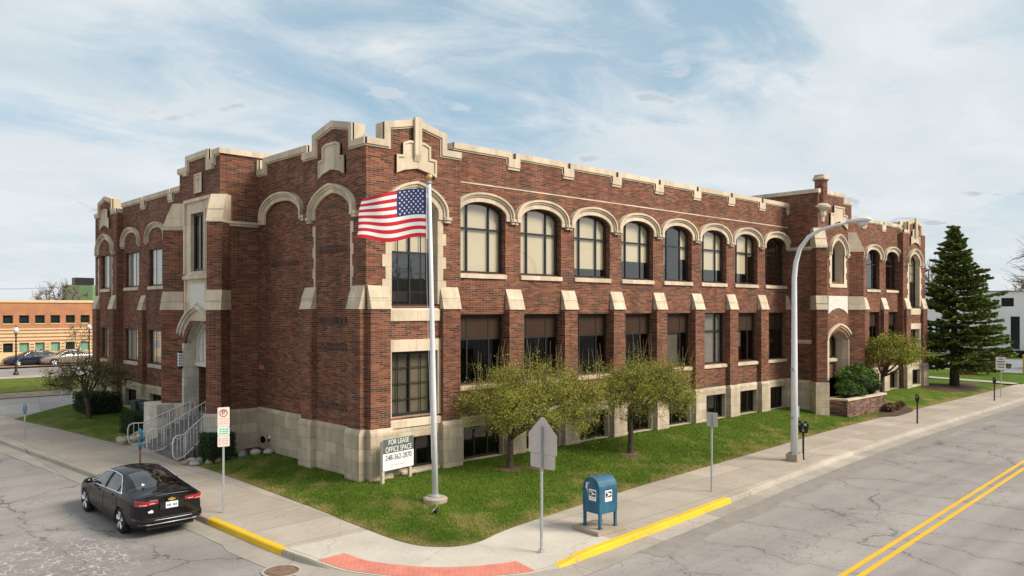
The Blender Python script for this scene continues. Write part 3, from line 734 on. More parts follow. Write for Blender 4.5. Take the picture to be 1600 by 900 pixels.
def window(M, o, v, mull=(0.27, 0.73), trans=(), blind=None, panel=None, gl=None, sill=True, wallv=None, grid=None, fw=0.065, bd=1.0):
    f = MB(); f.ribbon(o.outline(), -fw, v - 0.04 * bd, v + 0.05 * bd, M, closed=True)
    W_ = o.b - o.a
    for k in mull:
        u = o.a + W_ * k; bar(f, M, u - 0.028, u + 0.028, o.z0 + 0.03, o.top(u) - 0.03, v - 0.03 * bd, v + 0.035 * bd)
    for z in trans: bar(f, M, o.a + 0.03, o.b - 0.03, z - 0.03, z + 0.03, v - 0.028, v + 0.04)
    if grid:
        nu, zs_ = grid
        for k in range(1, nu):
            u = o.a + W_ * k / nu; bar(f, M, u - 0.012, u + 0.012, o.z0 + 0.03, o.top(u) - 0.03, v - 0.01, v + 0.02)
        for z in zs_: bar(f, M, o.a + 0.03, o.b - 0.03, z - 0.012, z + 0.012, v - 0.009, v + 0.019)
    w = f.build('window', FRAME, B)
    p = MB(); fill(p, M, o, v + 0.003, o.z0 + 0.01); p.build('pane', gl or GLASS, w, fixn=False)
    if blind:
        for (zb, zt, mt, ua, ub) in blind:
            q = MB(); oo = Op(lerp(o.a, o.b, ua), lerp(o.a, o.b, ub), o.z0, o.zs, o.zt, 'flat')
            us = sorted({oo.a + 0.03, oo.b - 0.03} | {u for u in o.us() if oo.a + 0.03 < u < oo.b - 0.03})
            for a, b in zip(us, us[1:]):
                za, zc = min(zt, o.top(a) - 0.02), min(zt, o.top(b) - 0.02)
                q.add([M(a, v - 0.06, zb), M(b, v - 0.06, zb), M(b, v - 0.06, zc), M(a, v - 0.06, za)], [(0, 1, 2, 3)])
            q.build('blind', mt, w, fixn=False)
    if panel:
        q = MB()
        es = [0.0] + list(mull) + [1.0]
        for a, b in zip(es, es[1:]): bar(q, M, o.a + W_ * a + 0.032, o.a + W_ * b - 0.032, panel[0] + 0.035, panel[1] - 0.06, v + 0.006, v + 0.018)
        q.build('spandrel_panel', BROWNP, w)
    if sill:
        wv = wallv if wallv is not None else v + 0.28
        q = MB(); q.prism([(v - 0.02, o.z0 + 0.0), (wv + 0.0, o.z0 - 0.03), (wv + 0.07, o.z0 - 0.05), (wv + 0.07, o.z0 - 0.19), (wv - 0.02, o.z0 - 0.19), (v - 0.02, o.z0 - 0.19)], o.a - 0.02, o.b + 0.02, lambda p, z, u: M(u, p, z))
        q.build('sill', TRIM, w)
    return w
def hood(M, o, v, drop=0.3, ears=(True, True), t1=0.19, t2=0.15, e=0.16, mat=None):
    m = MB(); inn = m.ribbon(o.arch(drop=drop), t1, v - 0.02, v + 0.07, M)
    inn2 = m.ribbon(inn, t2 * 0.5, v - 0.02, v + 0.12, M); m.ribbon(inn2, t2 * 0.5, v - 0.02, v + 0.18, M)
    zb = o.zs - drop
    for k, on in zip((-1, 1), ears):
        if not on: continue
        u = o.a if k < 0 else o.b; x0, x1 = sorted((u + k * (t1 + 0.02), u + k * (t1 + t2 + e)))
        bar(m, M, x0, x1, zb - 0.002, zb + 0.10, v - 0.02, v + 0.15); bar(m, M, x0 + 0.02, x1 - 0.02, zb - 0.09, zb - 0.002, v - 0.02, v + 0.11)
    return m.build('hood_mould', mat or TRIM, B)
def coping(M, prof, v, depth=0.42, t=0.2, name='coping'):
    m = MB(); m.ribbon(prof, -t, v - depth, v + 0.075, M)
    low = m.ribbon(prof, -(t + 0.055), v - 0.02, v + 0.032, M)
    return m.build(name, TRIM, B)
def butt(M, uc, w, v, proj, z0, zc0, zc1, base=True, zb=0.25):
    """wall buttress: brick shaft with a weathered stone cap, stone foot"""
    m = MB(); bar(m, M, uc - w / 2, uc + w / 2, 2.12, zc0, v - 0.05, v + proj)
    b = m.build('buttress', BR, B)
    zm = zc0 + (zc1 - zc0) * 0.47
    for za, zb_, pa, pb in ((zc0, zm - 0.008, proj + 0.05, proj * 0.55 + 0.04), (zm, zc1, proj * 0.55 + 0.045, 0.015)):
        c = MB(); c.prism([(v - 0.03, za), (v + pa, za), (v + (pa if za == zc0 else pa), za + 0.02), (v + pb, zb_), (v - 0.03, zb_)], uc - w / 2 - 0.012, uc + w / 2 + 0.012, lambda p, z, u: M(u, p, z))
        c.build('cap', TRIM, b)
    if base:
        f = MB(); f.prism([(v - 0.05, zb), (v + proj + 0.07, zb), (v + proj + 0.07, 2.0), (v + proj + 0.01, 2.12), (v - 0.05, 2.12)], uc - w / 2 - 0.05, uc + w / 2 + 0.05, lambda p, z, u: M(u, p, z))
        f.build('foot', STONE, b)
    return b
def base_course(M, u0, u1, v, ops, zb=0.0, trim=True):
    m = MB(); wall(m, M, u0, u1, zb, 2.0, v + 0.05, ops, 0.3); 
    m.prism([(v + 0.05, 2.0), (v + 0.0, 2.10), (v - 0.05, 2.10), (v - 0.05, 2.0)], u0, u1, lambda p, z, u: M(u, p, z))
    return m.build('stone_base', STONE, B)
def bwall(M, *a, **k):
    m = MB(); wall(m, M, *a, **k); return m.build('brick_wall', BR, B)
def ret(M, u, v0, v1, z0, z1, mat=None, name='brick_wall'):
    m = MB(); m.add([M(u, v0, z0), M(u, v1, z0), M(u, v1, z1), M(u, v0, z1)], [(0, 1, 2, 3)]); return m.build(name, mat or BR, B)
def stone_seg(name, M, us, v0, v1, mat=None):
    m = MB()
    for (a, b, z0, z1) in us: bar(m, M, a, b, z0, z1, v0, v1)
    return m.build(name, mat or TRIM, B)

def crenel(u0, u1, z, notches, d=0.22, w=0.17):
    P = [(u0, z)]
    for n in notches: P += [(n - w / 2, z), (n - w / 2, z - d), (n + w / 2, z - d), (n + w / 2, z)]
    P.append((u1, z)); return P
def notch_stones(M, notches, z, v, w=0.17):
    for n in notches:
        m = MB()
        m.prism([(v - 0.02, z - 0.62), (v + 0.05, z - 0.62), (v + 0.05, z - 0.55), (v + 0.085, z - 0.53), (v + 0.085, z - 0.225), (v - 0.02, z - 0.225)], n - w / 2 - 0.2, n + w / 2 + 0.2, lambda p, q, u: M(u, p, q))
        m.build('crenel_stone', TRIM, B)

def plaque(M, c, v, pendant, zt=11.05):
    m = MB()
    P = [(c - 0.78, 9.98), (c - 0.5, 10.1), (c, 10.2), (c + 0.5, 10.1), (c + 0.78, 9.98), (c + 0.78, 10.55), (c + 0.54, 10.57), (c + 0.54, zt - 0.1), (c + 0.3, zt), (c - 0.3, zt), (c - 0.54, zt - 0.1), (c - 0.54, 10.57), (c - 0.78, 10.55)]
    m.prism(P, v - 0.02, v + 0.06, lambda p, q, t: M(p, t, q))
    m.ribbon(P, 0.07, v, v + 0.10, M, closed=True)
    o = m.build('plaque', TRIM, B)
    if pendant:
        q = MB(); bar(q, M, c - 0.13, c + 0.13, 10.62, 11.80, v + 0.07, v + 0.17)
        q.prism([(v + 0.07, 10.62), (v + 0.17, 10.62), (v + 0.08, 10.42)], c - 0.12, c + 0.12, lambda p, z, u: M(u, p, z))
        q.build('pendant', TRIM, o)
def pavilion(M, u0, u1, v, style, low0=10.97, bflip=False, ends=(True, True)):
    c = (u0 + u1) / 2; hw = (u1 - u0) / 2
    zf = 0.2
    g_ = min(1.22, hw - 0.5)
    prof = [(u0, 10.95), (c - g_, 10.95), (c - g_, 11.50), (c, 11.76), (c + g_, 11.47), (c + g_, 10.95), (u1, 10.95)]
    ops = []; bops = []
    if style == 'window':
        up = Op(c - 0.93, c + 0.87, 5.85, 8.9, 9.44, 'tudor'); lo = Op(c - 0.93, c + 0.87, 2.36, 4.43); bs = Op(c - 0.6, c + 0.85, 0.72, 1.72)
        ops = [up, lo]; bops = [bs]
    elif style == 'window_left':
        up = Op(c - 0.78, c + 0.78, 6.85, 8.62); lo = Op(c - 0.78, c + 0.78, 3.15, 4.77); bs = Op(c - 0.7, c + 0.7, 0.85, 1.72)
        ops = [up, lo]; bops = [bs]
    m = MB(); wall(m, M, u0, u1, 2.08, [(a, b - 0.05) for a, b in prof], v, ops, 0.34); m.build('brick_wall', BR, B)
    base_course(M, u0, u1, v, bops)
    coping(M, prof, v)
    plaque(M, c, v, style == 'window')
    if style == 'window':
        window(M, up, v - 0.32, (0.5,), (7.55,), [(7.55, 9.5, BLIND, 0, 1)], gl=GLASS, sill=False, grid=(4, [6.3, 6.9, 8.15, 8.7]))
        window(M, lo, v - 0.32, (0.5,), (), [(2.36, 4.43, BLINDG, 0, 0.5), (2.36, 4.43, BLIND, 0.5, 1)], gl=GLASSD, sill=False, grid=(4, [2.9, 3.4, 3.9]), fw=0.10)
        window(M, bs, v - 0.2, (0.5,), (), None, gl=GLASSD, sill=True, wallv=v + 0.05)
        hood(M, up, v, 0.25)
        # stone dressings of both windows: toothed jambs, sills, lintel
        for k, e in ((-1, up.a), (1, up.b)):
            L_ = []
            for i in range(7):
                z = 5.92 + i * 0.38; w = 0.34 if i % 2 else 0.22
                e2 = e - k * 0.005; L_.append((min(e2, e + k * w), max(e2, e + k * w), z, z + 0.376 + (0.0 if i < 6 else 0.6)))
            stone_seg('quoin', M, L_, v - 0.30, v + 0.022)
        s = MB(); s.prism([(v - 0.3, 5.86), (v + 0.0, 5.78), (v + 0.08, 5.72), (v + 0.05, 5.38), (v - 0.3, 5.38)], up.a - 0.06, up.b + 0.06, lambda p, z, u: M(u, p, z)); s.build('sill', TRIM, B)
        stone_seg('quoin', M, [(lo.a - 0.1, lo.a + 0.005, 2.36, 4.43)], v - 0.30, v + 0.022); stone_seg('quoin', M, [(lo.b - 0.005, lo.b + 0.22, 2.36, 4.43)], v - 0.30, v + 0.022)
        stone_seg('lintel', M, [(lo.a - 0.12, lo.b + 0.24, 4.424, 4.80)], v - 0.3, v + 0.03)
        s = MB(); s.prism([(v - 0.3, 2.37), (v + 0.0, 2.3), (v + 0.09, 2.26), (v + 0.09, 2.06), (v - 0.3, 2.06)], lo.a - 0.1, lo.b + 0.2, lambda p, z, u: M(u, p, z)); s.build('sill', TRIM, B)
        q = MB(); q.ribbon(up.arch(), -0.006, v - 0.30, v - 0.01, M); q.build('arch_soffit', TRIM, B)
    elif style == 'window_left':
        window(M, up, v - 0.12, (0.33, 0.67), (), [(6.85, 8.7, WHITEB, 0, 1)], gl=GLASSR, wallv=v, bd=0.3, fw=0.055)  # blind kept white to imitate the bright reflection in this pane
        window(M, lo, v - 0.12, (0.33, 0.67), (), [(3.15, 4.8, BLINDG, 0, 1)], gl=GLASSR, wallv=v, bd=0.3, fw=0.055)
        window(M, bs, v - 0.2, (0.5,), (), None, gl=GLASSD, wallv=v + 0.05)
    if style != 'window':
        bl = Op(c - 1.08, c + 1.08, 6.45, 8.92, 9.46, 'tudor')
        hood(M, bl, v, 0.25, t1=0.15, t2=0.14)
        for k, e in ((-1, bl.a), (1, bl.b)):
            L_ = []
            for i in range(6):
                z = 6.40 + i * 0.345; w = 0.16 if i % 2 else 0.09
                L_.append((min(e, e + k * w), max(e, e + k * w), z, z + 0.343))
            stone_seg('quoin', M, L_, v - 0.02, v + 0.03)
        if style == 'blind':          # bricked-up bay: soldier courses and recessed panels
            for z in (2.55, 4.45, 5.25, 7.55):
                SOLD = MB(); bar(SOLD, M, c - 0.85, c + 0.85, z, z + 0.22, v - 0.01, v + 0.012); SOLD.build('soldier_course', BRDK, B)
    for k in (-1, 1):
        uc = c + k * (hw - 0.42) if ends[0 if k < 0 else 1] else c + k * (hw - 0.5)
        butt(M, uc, 0.72, v, 0.17, 0.2, 5.75, 6.47)
BRDK = brick('dark_soldier_brick', [(0.0, (0.05, 0.028, 0.025)), (0.4, (0.10, 0.037, 0.027)), (0.7, (0.16, 0.052, 0.03))], (0.22, 0.16, 0.12), 0.075, 0.24, 0.01)

BAY0, BAY = 3.86, 2.87
def bays(M, us, width, v, blinds, lowspec, base=True, basez=0.62, wz=(7.0, 9.06, 9.45)):
    for i, u in enumerate(us):
        up = Op(u, u + width, wz[0], wz[1], wz[2], 'seg'); lo = Op(u, u + width, 3.18, 5.58); bs = Op(u + 0.16, u + width - 0.16, basez, 1.74)
        window(M, up, v - 0.26, (0.25, 0.72), (8.53,), blinds[i], wallv=v, gl=GLASS)
        window(M, lo, v - 0.26, (0.25, 0.72), (4.72,), lowspec[i][0], lowspec[i][1], gl=GLASSD, wallv=v)
        window(M, bs, v - 0.2, (0.36, 0.7), (), None, gl=GLASSD, wallv=v + 0.05)
        hood(M, up, v, 0.2, t1=0.175, t2=0.135, e=0.06)
def bay_ops(us, width, basez=0.62, wz=(7.0, 9.06, 9.45)):
    A = []; C = []
    for u in us:
        A += [Op(u, u + width, wz[0], wz[1], wz[2], 'seg'), Op(u, u + width, 3.18, 5.58)]; C.append(Op(u + 0.16, u + width - 0.16, basez, 1.74))
    return A, C
VW = -0.30
# --- right-hand street
pavilion(MR, 0.0, 3.68, 0.0, 'window', ends=(True, False))
ret(MR, 3.68, VW - 0.1, 0.0, 0.2, 10.69)
us = [BAY0 + BAY * k for k in range(8)]; A_, C_ = bay_ops(us, 2.12)
pil = [BAY0 + BAY * k - 0.375 for k in range(1, 9)]
cop = crenel(3.6, 26.3, 11.34, [p + 0.0 for p in pil])
m = MB(); wall(m, MR, 3.68, 26.3, 2.08, [(a, b - 0.05) for a, b in cop], VW, A_, 0.30); m.build('brick_wall', BR, B)
base_course(MR, 3.6, 26.3, VW, C_)
coping(MR, cop, VW); notch_stones(MR, pil, 11.34, VW)
full = lambda zb, mt=BLIND: [(zb, 9.6, mt, 0, 1)]
BL = [full(7.0), full(7.0), full(7.35), full(7.75), [(7.7, 9.6, BLIND, 0, 0.26), (8.0, 9.6, BLIND, 0.72, 1)], full(7.6), [(7.5, 9.6, BLIND, 0, 0.72), (8.4, 9.6, BLIND, 0.72, 1)], None]  # blinds cut short so dark panes below stand in for mirrored houses
PN = (4.72, 5.58)
LS = [(None, PN), (None, PN), (None, PN), (None, PN), ([(3.18, 4.7, BLINDG, 0.0, 0.2), (3.18, 4.7, BLINDG, 0.3, 0.72)], PN), ([(3.18, 5.5, WHITEB, 0.02, 0.98)], None), ([(3.9, 4.7, BLINDG, 0.2, 0.5)], PN), ([(3.3, 4.6, BLINDG, 0.25, 0.5)], PN)]
bays(MR, us, 2.12, VW, BL, LS)
for p in pil: butt(MR, p, 0.72, VW, 0.2, 0.2, 5.73, 6.46)
m = MB(); bar(m, MR, 3.7, 26.28, 10.03, 10.075, VW - 0.01, VW + 0.012); m.build('string_course', TRIM, B)
# far wing
u2 = [36.0 - BAY, 36.0, 36.0 + BAY]; A_, C_ = bay_ops(u2, 1.95)
p2 = [35.6 - BAY, 35.6, 35.6 + BAY, 35.6 + 2 * BAY]
cop = crenel(30.2, 41.0, 11.28, p2)
m = MB(); wall(m, MR, 30.2, 40.9, 2.08, [(a, b - 0.05) for a, b in cop], VW, A_, 0.30); m.build('brick_wall', BR, B)
base_course(MR, 30.2, 40.9, VW, C_); coping(MR, cop, VW); notch_stones(MR, p2, 11.28, VW)
bays(MR, u2, 1.95, VW, [None, None, None], [(None, PN)] * 3)
for p in p2[1:]: butt(MR, p, 0.7, VW, 0.2, 0.2, 5.73, 6.46)
pavilion(MR, 40.9, 44.7, 0.0, 'window', ends=(False, True))
ret(MR, 40.9, VW - 0.1, 0.0, 0.2, 10.69)
# --- left-hand street
pavilion(ML, 0.0, 3.84, 0.0, 'blind', ends=(True, False))
ret(ML, 3.84, VW - 0.1, 0.0, 0.2, 10.69)
bl = Op(4.62, 7.2, 2.6, 9.15, 9.62, 'seg')
cop = [(3.8, 10.95), (4.02, 10.95), (4.02, 11.34), (7.35, 11.34), (7.35, 10.95), (7.75, 10.95), (7.75, 11.34), (7.9, 11.34)]
m = MB(); wall(m, ML, 3.84, 7.85, 2.08, [(a, b - 0.05) for a, b in cop], VW, [bl], 0.07); fill(m, ML, bl, VW - 0.07); m.build('brick_wall', BR, B)
m = MB()
for z in (7.3,): bar(m, ML, 4.9, 6.9, z, z + 0.2, VW - 0.09, VW - 0.06)
m.build('soldier_course', BRDK, B)
base_course(ML, 3.8, 7.85, VW, []); coping(ML, cop, VW)
hood(ML, bl, VW, 0.28, ears=(True, False), t1=0.16, t2=0.14)
u3 = [13.6, 17.4, 20.95]; A_, C_ = [], []
for u in u3: A_ += [Op(u, u + 2.15, 6.88, 8.62), Op(u, u + 2.15, 3.15, 4.77)]; C_.append(Op(u + 0.1, u + 1.95, 0.85, 1.72))
n3 = [12.9, 16.6, 20.25]
cop = crenel(11.7, 23.45, 11.24, n3)
m = MB(); wall(m, ML, 11.7, 23.45, 2.08, [(a, b - 0.05) for a, b in cop], VW, A_, 0.22); m.build('brick_wall', BR, B)
base_course(ML, 11.7, 23.45, VW, C_); coping(ML, cop, VW); notch_stones(ML, n3, 11.24, VW)
for i, u in enumerate(u3):  # white blinds on both storeys also stand in for light the panes reflect
    window(ML, A_[2 * i], VW - 0.12, (0.33, 0.67), (), [(6.88, 8.7, WHITEB, 0, 1)], gl=GLASSR, wallv=VW, bd=0.3, fw=0.055)
    window(ML, A_[2 * i + 1], VW - 0.12, (0.33, 0.67), (), [(3.15, 4.8, WHITEB, 0, 1)], gl=GLASSR, wallv=VW, bd=0.3, fw=0.055)
    window(ML, C_[i], VW - 0.18, (0.5,), (), None, gl=GLASSD, wallv=VW + 0.05)
    hood(ML, Op(u + 0.05, u + 2.1, 8.9, 9.15, 9.62, 'seg'), VW, 0.2, t1=0.12, t2=0.13, e=0.08)
for u in (20.25, 16.6): butt(ML, u, 0.6, VW, 0.18, 0.2, 5.7, 6.42)
pavilion(ML, 23.4, 27.04, 0.0, 'window_left', ends=(True, True))
ret(ML, 23.4, VW - 0.1, 0.0, 0.2, 10.69)

# --- entrance towers
def diag(M, uc, vc, su, z0, stages, mat_foot):
    d = 1 / math.sqrt(2)
    M2 = lambda a, b, z: M(uc + su * (b * d) + a * d * su * -1, vc + b * d + a * d, z)
    w = 0.27
    m = MB()
    for (za, zb, L_) in stages: m.box(-w, w, -0.3, L_, za, zb, M2)
    b = m.build('buttress', BR, B)
    for i, (za, zb, L_) in enumerate(stages):
        last = i + 1 == len(stages); nxt = 0.13 if last else stages[i + 1][2] - 0.02
        rise = 0.72 if i + 1 < len(stages) else 1.05
        zm = zb + rise * 0.45; lm = lerp(L_, nxt, 0.42)
        c = MB(); c.prism([(-0.3, zb), (L_ + 0.05, zb), (L_ + 0.05, zb + 0.05), (lm + 0.03, zm), (-0.3, zm)], -w - 0.02, w + 0.02, lambda p, z, a: M2(a, p, z)); c.build('cap', TRIM, b)
        c = MB(); c.prism([(-0.3, zm + 0.006), (lm + 0.05, zm + 0.006), (nxt + 0.02, zb + rise), (-0.3, zb + rise)] if last else [(-0.3, zm + 0.006), (lm + 0.05, zm + 0.006), (nxt + 0.02, zb + rise), (-0.3, zb + rise)], -w - 0.018, w + 0.018, lambda p, z, a: M2(a, p, z)); c.build('cap', TRIM, b)
    f = MB(); f.box(-w - 0.07, w + 0.07, -0.3, stages[0][2] + 0.08, 0.1, 2.03, M2); f.build('foot', mat_foot, b)
def tower(M, u0, u1, v, style):
    c = (u0 + u1) / 2 if style == 'door' else 28.55
    left = style == 'door'
    top = [(u0, 11.62), (u0 + 0.62, 11.62), (u0 + 0.62, 11.30), (u0 + 0.95, 11.30), (u0 + 0.95, 11.72), (u1 - 0.75, 11.72), (u1 - 0.75, 11.32), (u1, 11.32)] if left else \
          [(u0, 11.95), (u1 - 0.85, 11.95), (u1 - 0.85, 11.62), (u1, 11.62)]
    win = Op(c - 0.62, c + 0.62, 7.2, 9.42) if left else Op(c - 0.75, c + 0.72, 7.2, 8.85, 9.42, 'tudor')
    door = Op(c - 1.42, c + 1.42, 0.0 if left else 2.3, 4.35 if left else 4.1, 5.35 if left else 4.78, 'tudor')
    if not left: door.a, door.b, door.zs, door.zt = c - 1.05, c + 1.25, 4.0, 4.6
    m = MB(); wall(m, M, u0, u1, 2.03, [(a, b - 0.05) for a, b in top], v, [win, Op(door.a, door.b, 2.03, door.zs, door.zt, door.kind)], 0.0)
    for u in (u0, u1): m.add([M(u, v, 0.1), M(u, -4.0, 0.1), M(u, -4.0, top[0][1] - 0.05 if u == u0 else top[-1][1] - 0.05), M(u, v, top[0][1] - 0.05 if u == u0 else top[-1][1] - 0.05)], [(0, 1, 2, 3)])
    m.build('brick_wall', BR, B)
    coping(M, top, v)
    for u, z in ((u0, top[0][1]), (u1, top[-1][1])):
        q = MB(); e = 0.075 if u == u1 else -0.075
        q.box(min(u + e, u - e * 4), max(u + e, u - e * 4), -4.0, v - 0.43, z - 0.2, z, M); q.box(min(u + e, u), max(u + e, u), v - 0.43, v + 0.074, z - 0.199, z - 0.001, M); q.build('coping', TRIM, B)
    # stone base on the sides
    for u, s_ in ((u0, -1), (u1, 1)): q = MB(); q.box(min(u, u + s_ * 0.07), max(u, u + s_ * 0.07), -0.4, v - 0.12, 0.1, 2.06, M); q.build('stone_base', STONE, B)
    stages = [(2.0, 5.72, 0.62), (6.2, 8.87, 0.55)]
    diag(M, u0, v, -1, 0, stages, PALE if left else STONE); diag(M, u1, v, 1, 0, stages, PALE if left else STONE)
    # moulded string courses round the sides
    for u, s_ in ((u0, -1), (u1, 1)):
        q = MB()
        for dz, pr in ((0, 0.06), (0.09, 0.11)): q.box(min(u, u + s_ * pr), max(u, u + s_ * pr), -0.3, v - 0.05, 8.80 + dz, 8.888 + dz, M)
        if not left:
            for dz, pr in ((0, 0.05), (0.1, 0.1)): q.box(min(u, u + s_ * pr), max(u, u + s_ * pr), -0.3, v - 0.05, 3.95 + dz, 4.048 + dz, M)
            q.build('string_course', TRIM, B); q = MB(); q.box(u0 + 0.3 if u == u0 else c + 1.35, c - 1.35 if u == u0 else u1 - 0.3, v - 0.02, v + 0.08, 3.95, 4.14, M)
        q.build('string_course', TRIM, B)
    if left:
        rec = 0.55
        # window with moulded stone surround
        q = MB(); wall(q, M, c - 1.15, c + 1.15, 7.1, 9.86, v + 0.03, [win], 0.5)
        q.ribbon([(c - 1.15, 7.1), (c - 1.15, 9.86), (c + 1.15, 9.86), (c + 1.15, 7.1)], 0.12, v - 0.02, v + 0.12, M)
        q.ribbon([(win.a, 7.2), (win.a, 9.42), (win.b, 9.42), (win.b, 7.2)], 0.13, v + 0.02, v + 0.075, M)
        q.prism([(v - 0.5, 7.2), (v + 0.04, 7.1), (v + 0.16, 7.02), (v + 0.16, 6.9), (v - 0.2, 6.9)], c - 1.25, c + 1.25, lambda p, z, u: M(u, p, z))
        q.build('window_surround', TRIM, B)
        window(M, win, v - 0.10, (0.5,), (), [(7.3, 9.3, WHITEB, 0.3, 0.85)], gl=GLASSD, sill=False, fw=0.10)
        # panel between door and window
        q = MB(); bar(q, M, c - 1.12, c + 1.12, 5.3, 6.898, v - 0.1, v + 0.05); q.ribbon([(c - 1.2, 5.3), (c - 1.2, 7.0), (c + 1.2, 7.0), (c + 1.2, 5.3)], -0.12, v - 0.02, v + 0.11, M)
        st = q.build('panel_surround', TRIM, B)
        q = MB(); P = [(c - 0.72, 5.75), (c, 6.02), (c + 0.72, 5.75), (c + 0.72, 6.72), (c - 0.72, 6.72)]; q.prism(P, v + 0.04, v + 0.065, lambda p, z, t: M(p, t, z)); q.build('carved_panel', CARVED, st)
        # arched portal in stepped mouldings
        q = MB(); base = door.arch(drop=0.0); inn = base
        for i, (t, pv) in enumerate(((0.12, -0.30), (0.12, -0.12), (0.12, 0.02), (0.10, 0.12), (0.08, 0.2))):
            inn = q.ribbon(inn, t, v - 0.9, v + pv, M)
        for k, e in ((-1, door.a), (1, door.b)):
            q.box(min(e, e + k * 0.30), max(e, e + k * 0.30), v - 0.56, v + 0.03, 0.9, 4.4, M)
            for i in range(9): 
                w_ = 0.42 if i % 2 else 0.5; z = 0.95 + i * 0.38
                q.box(min(e + k * 0.02, e + k * w_), max(e + k * 0.02, e + k * w_), v - 0.05, v + 0.034, z, z + 0.376, M)
        pt = q.build('portal', PALE, B)
        # carved tympanum above the recessed doorway
        rc = Op(door.a, door.b, 3.5, door.zs, door.zt, 'tudor'); q = MB(); fill(q, M, rc, v - 0.55)
        bar(q, M, door.a, door.b, 3.5, 3.66, v - 0.7, v - 0.42); q.ribbon(rc.outline(), -0.1, v - 0.56, v - 0.45, M, closed=True)
        for i in range(1, 6):
            u = lerp(door.a, door.b, i / 6); bar(q, M, u - 0.04, u + 0.04, 3.62, rc.top(u) - 0.05, v - 0.56, v - 0.47)
        for i in range(6):
            u = lerp(door.a, door.b, (i + 0.5) / 6); oo = Op(u - 0.17, u + 0.17, 3.7, rc.top(u) - 0.45, rc.top(u) - 0.2, 'tudor'); q.ribbon(oo.arch(drop=0.3), 0.04, v - 0.56, v - 0.5, M)
        q.build('tympanum', CARVED, pt)
        q = MB(); vb = v - 2.6
        q.add([M(door.a, v - 0.56, 0.9), M(door.a, vb, 0.9), M(door.a, vb, 3.5), M(door.a, v - 0.56, 3.5)], [(0, 1, 2, 3)]); q.add([M(door.b, v - 0.56, 0.9), M(door.b, vb, 0.9), M(door.b, vb, 3.5), M(door.b, v - 0.56, 3.5)], [(0, 1, 2, 3)])
        q.add([M(door.a, v - 0.56, 3.5), M(door.b, v - 0.56, 3.5), M(door.b, vb, 3.5), M(door.a, vb, 3.5)], [(0, 1, 2, 3)])
        q.build('porch_wall', BR, B)
        q = MB(); bar(q, M, door.a, door.b, 1.9, 3.5, vb - 0.05, vb); 
        for i in range(3): u = lerp(door.a + 0.05, door.b - 0.05, i / 2); bar(q, M, u - 0.06, u + 0.06, 1.9, 3.5, vb, vb + 0.06)
        dd = q.build('door', FRAME, B)
        q = MB(); bar(q, M, c - 0.12, c - 0.09, 2.8, 3.1, vb + 0.06, vb + 0.1); q.build('handle', CHROME, dd)
        # date stone
        q = MB(); bar(q, M, c - 0.36, c + 0.36, 10.18, 10.92, v - 0.02, v + 0.03); q.ribbon([(c - 0.36, 10.18), (c - 0.36, 10.92), (c + 0.36, 10.92), (c + 0.36, 10.18)], -0.06, v, v + 0.06, M, closed=True)
        q.tube([M(c - 0.08, v + 0.045, 10.70), M(c + 0.08, v + 0.045, 10.72), M(c + 0.02, v + 0.045, 10.5), M(c - 0.04, v + 0.045, 10.34)], 0.035, 5); q.build('carved_stone', TRIM, B)
        # lamp on the jamb
        q = MB(); bar(q, M, door.b + 0.06, door.b + 0.30, 3.42, 4.08, v + 0.03, v + 0.17)
        ln = q.build('wall_lantern', BLACKM, B)
        q = MB()
        for i in range(5):
            for j in range(3): z = 3.50 + i * 0.11; u = door.b + 0.085 + j * 0.068; bar(q, M, u, u + 0.052, z, z + 0.085, v + 0.165, v + 0.178)
            for j in range(2): bar(q, M, door.b + 0.052, door.b + 0.062, 3.50 + i * 0.11, 3.585 + i * 0.11, v + 0.05 + j * 0.06, v + 0.095 + j * 0.06)
        q.build('lantern_pane', WHITE, ln)
        stone_seg('crenel_stone', M, [(u0 + 0.5, u0 + 1.07, 10.92, 11.08)], v - 0.02, v + 0.11); stone_seg('crenel_stone', M, [(u1 - 0.95, u1 - 0.6, 10.95, 11.1)], v - 0.02, v + 0.11)
    else:
        q = MB(); wall(q, M, win.a - 0.001, win.b + 0.001, 7.19, 9.47, v - 0.002, [win], 0.6); q.build('reveal', TRIM, B)
        window(M, win, v - 0.55, (0.5,), (8.3,), [(7.9, 9.5, BLINDG, 0, 1)], gl=GLASSD, sill=False)
        hood(M, win, v, 0.22, t1=0.17, t2=0.15)
        for k, e in ((-1, win.a), (1, win.b)):
            L_ = []
            for i in range(5):
                w_ = 0.3 if i % 2 == 0 else 0.2; z = 7.02 + i * 0.33; L_.append((min(e, e + k * w_), max(e, e + k * w_), z, z + 0.328))
            stone_seg('quoin', M, L_, v - 0.04, v + 0.025)
        s = MB(); s.prism([(v - 0.6, 7.21), (v + 0.0, 7.1), (v + 0.05, 7.08), (v + 0.05, 6.9), (v - 0.6, 6.9)], win.a - 0.28, win.b + 0.28, lambda p, z, u: M(u, p, z)); s.build('sill', TRIM, B)
        q = MB(); P = [(c - 1.13, 5.5), (c - 0.7, 5.7), (c, 5.82), (c + 0.7, 5.7), (c + 1.13, 5.5), (c + 1.13, 6.45), (c - 1.13, 6.45)]
        q.prism(P, v - 0.02, v + 0.03, lambda p, z, t: M(p, t, z)); q.build('carved_panel', CARVED, B)
        q = MB(); inn = door.arch(drop=0.0)
        for t, pv in ((0.1, -0.25), (0.1, -0.08), (0.1, 0.05), (0.09, 0.13)): inn = q.ribbon(inn, t, v - 0.7, v + pv, M)
        for k, e in ((-1, door.a), (1, door.b)): q.box(min(e, e + k * 0.3), max(e, e + k * 0.3), v - 0.7, v + 0.03, 2.0, 4.1, M)
        q.build('portal', TRIM, B)
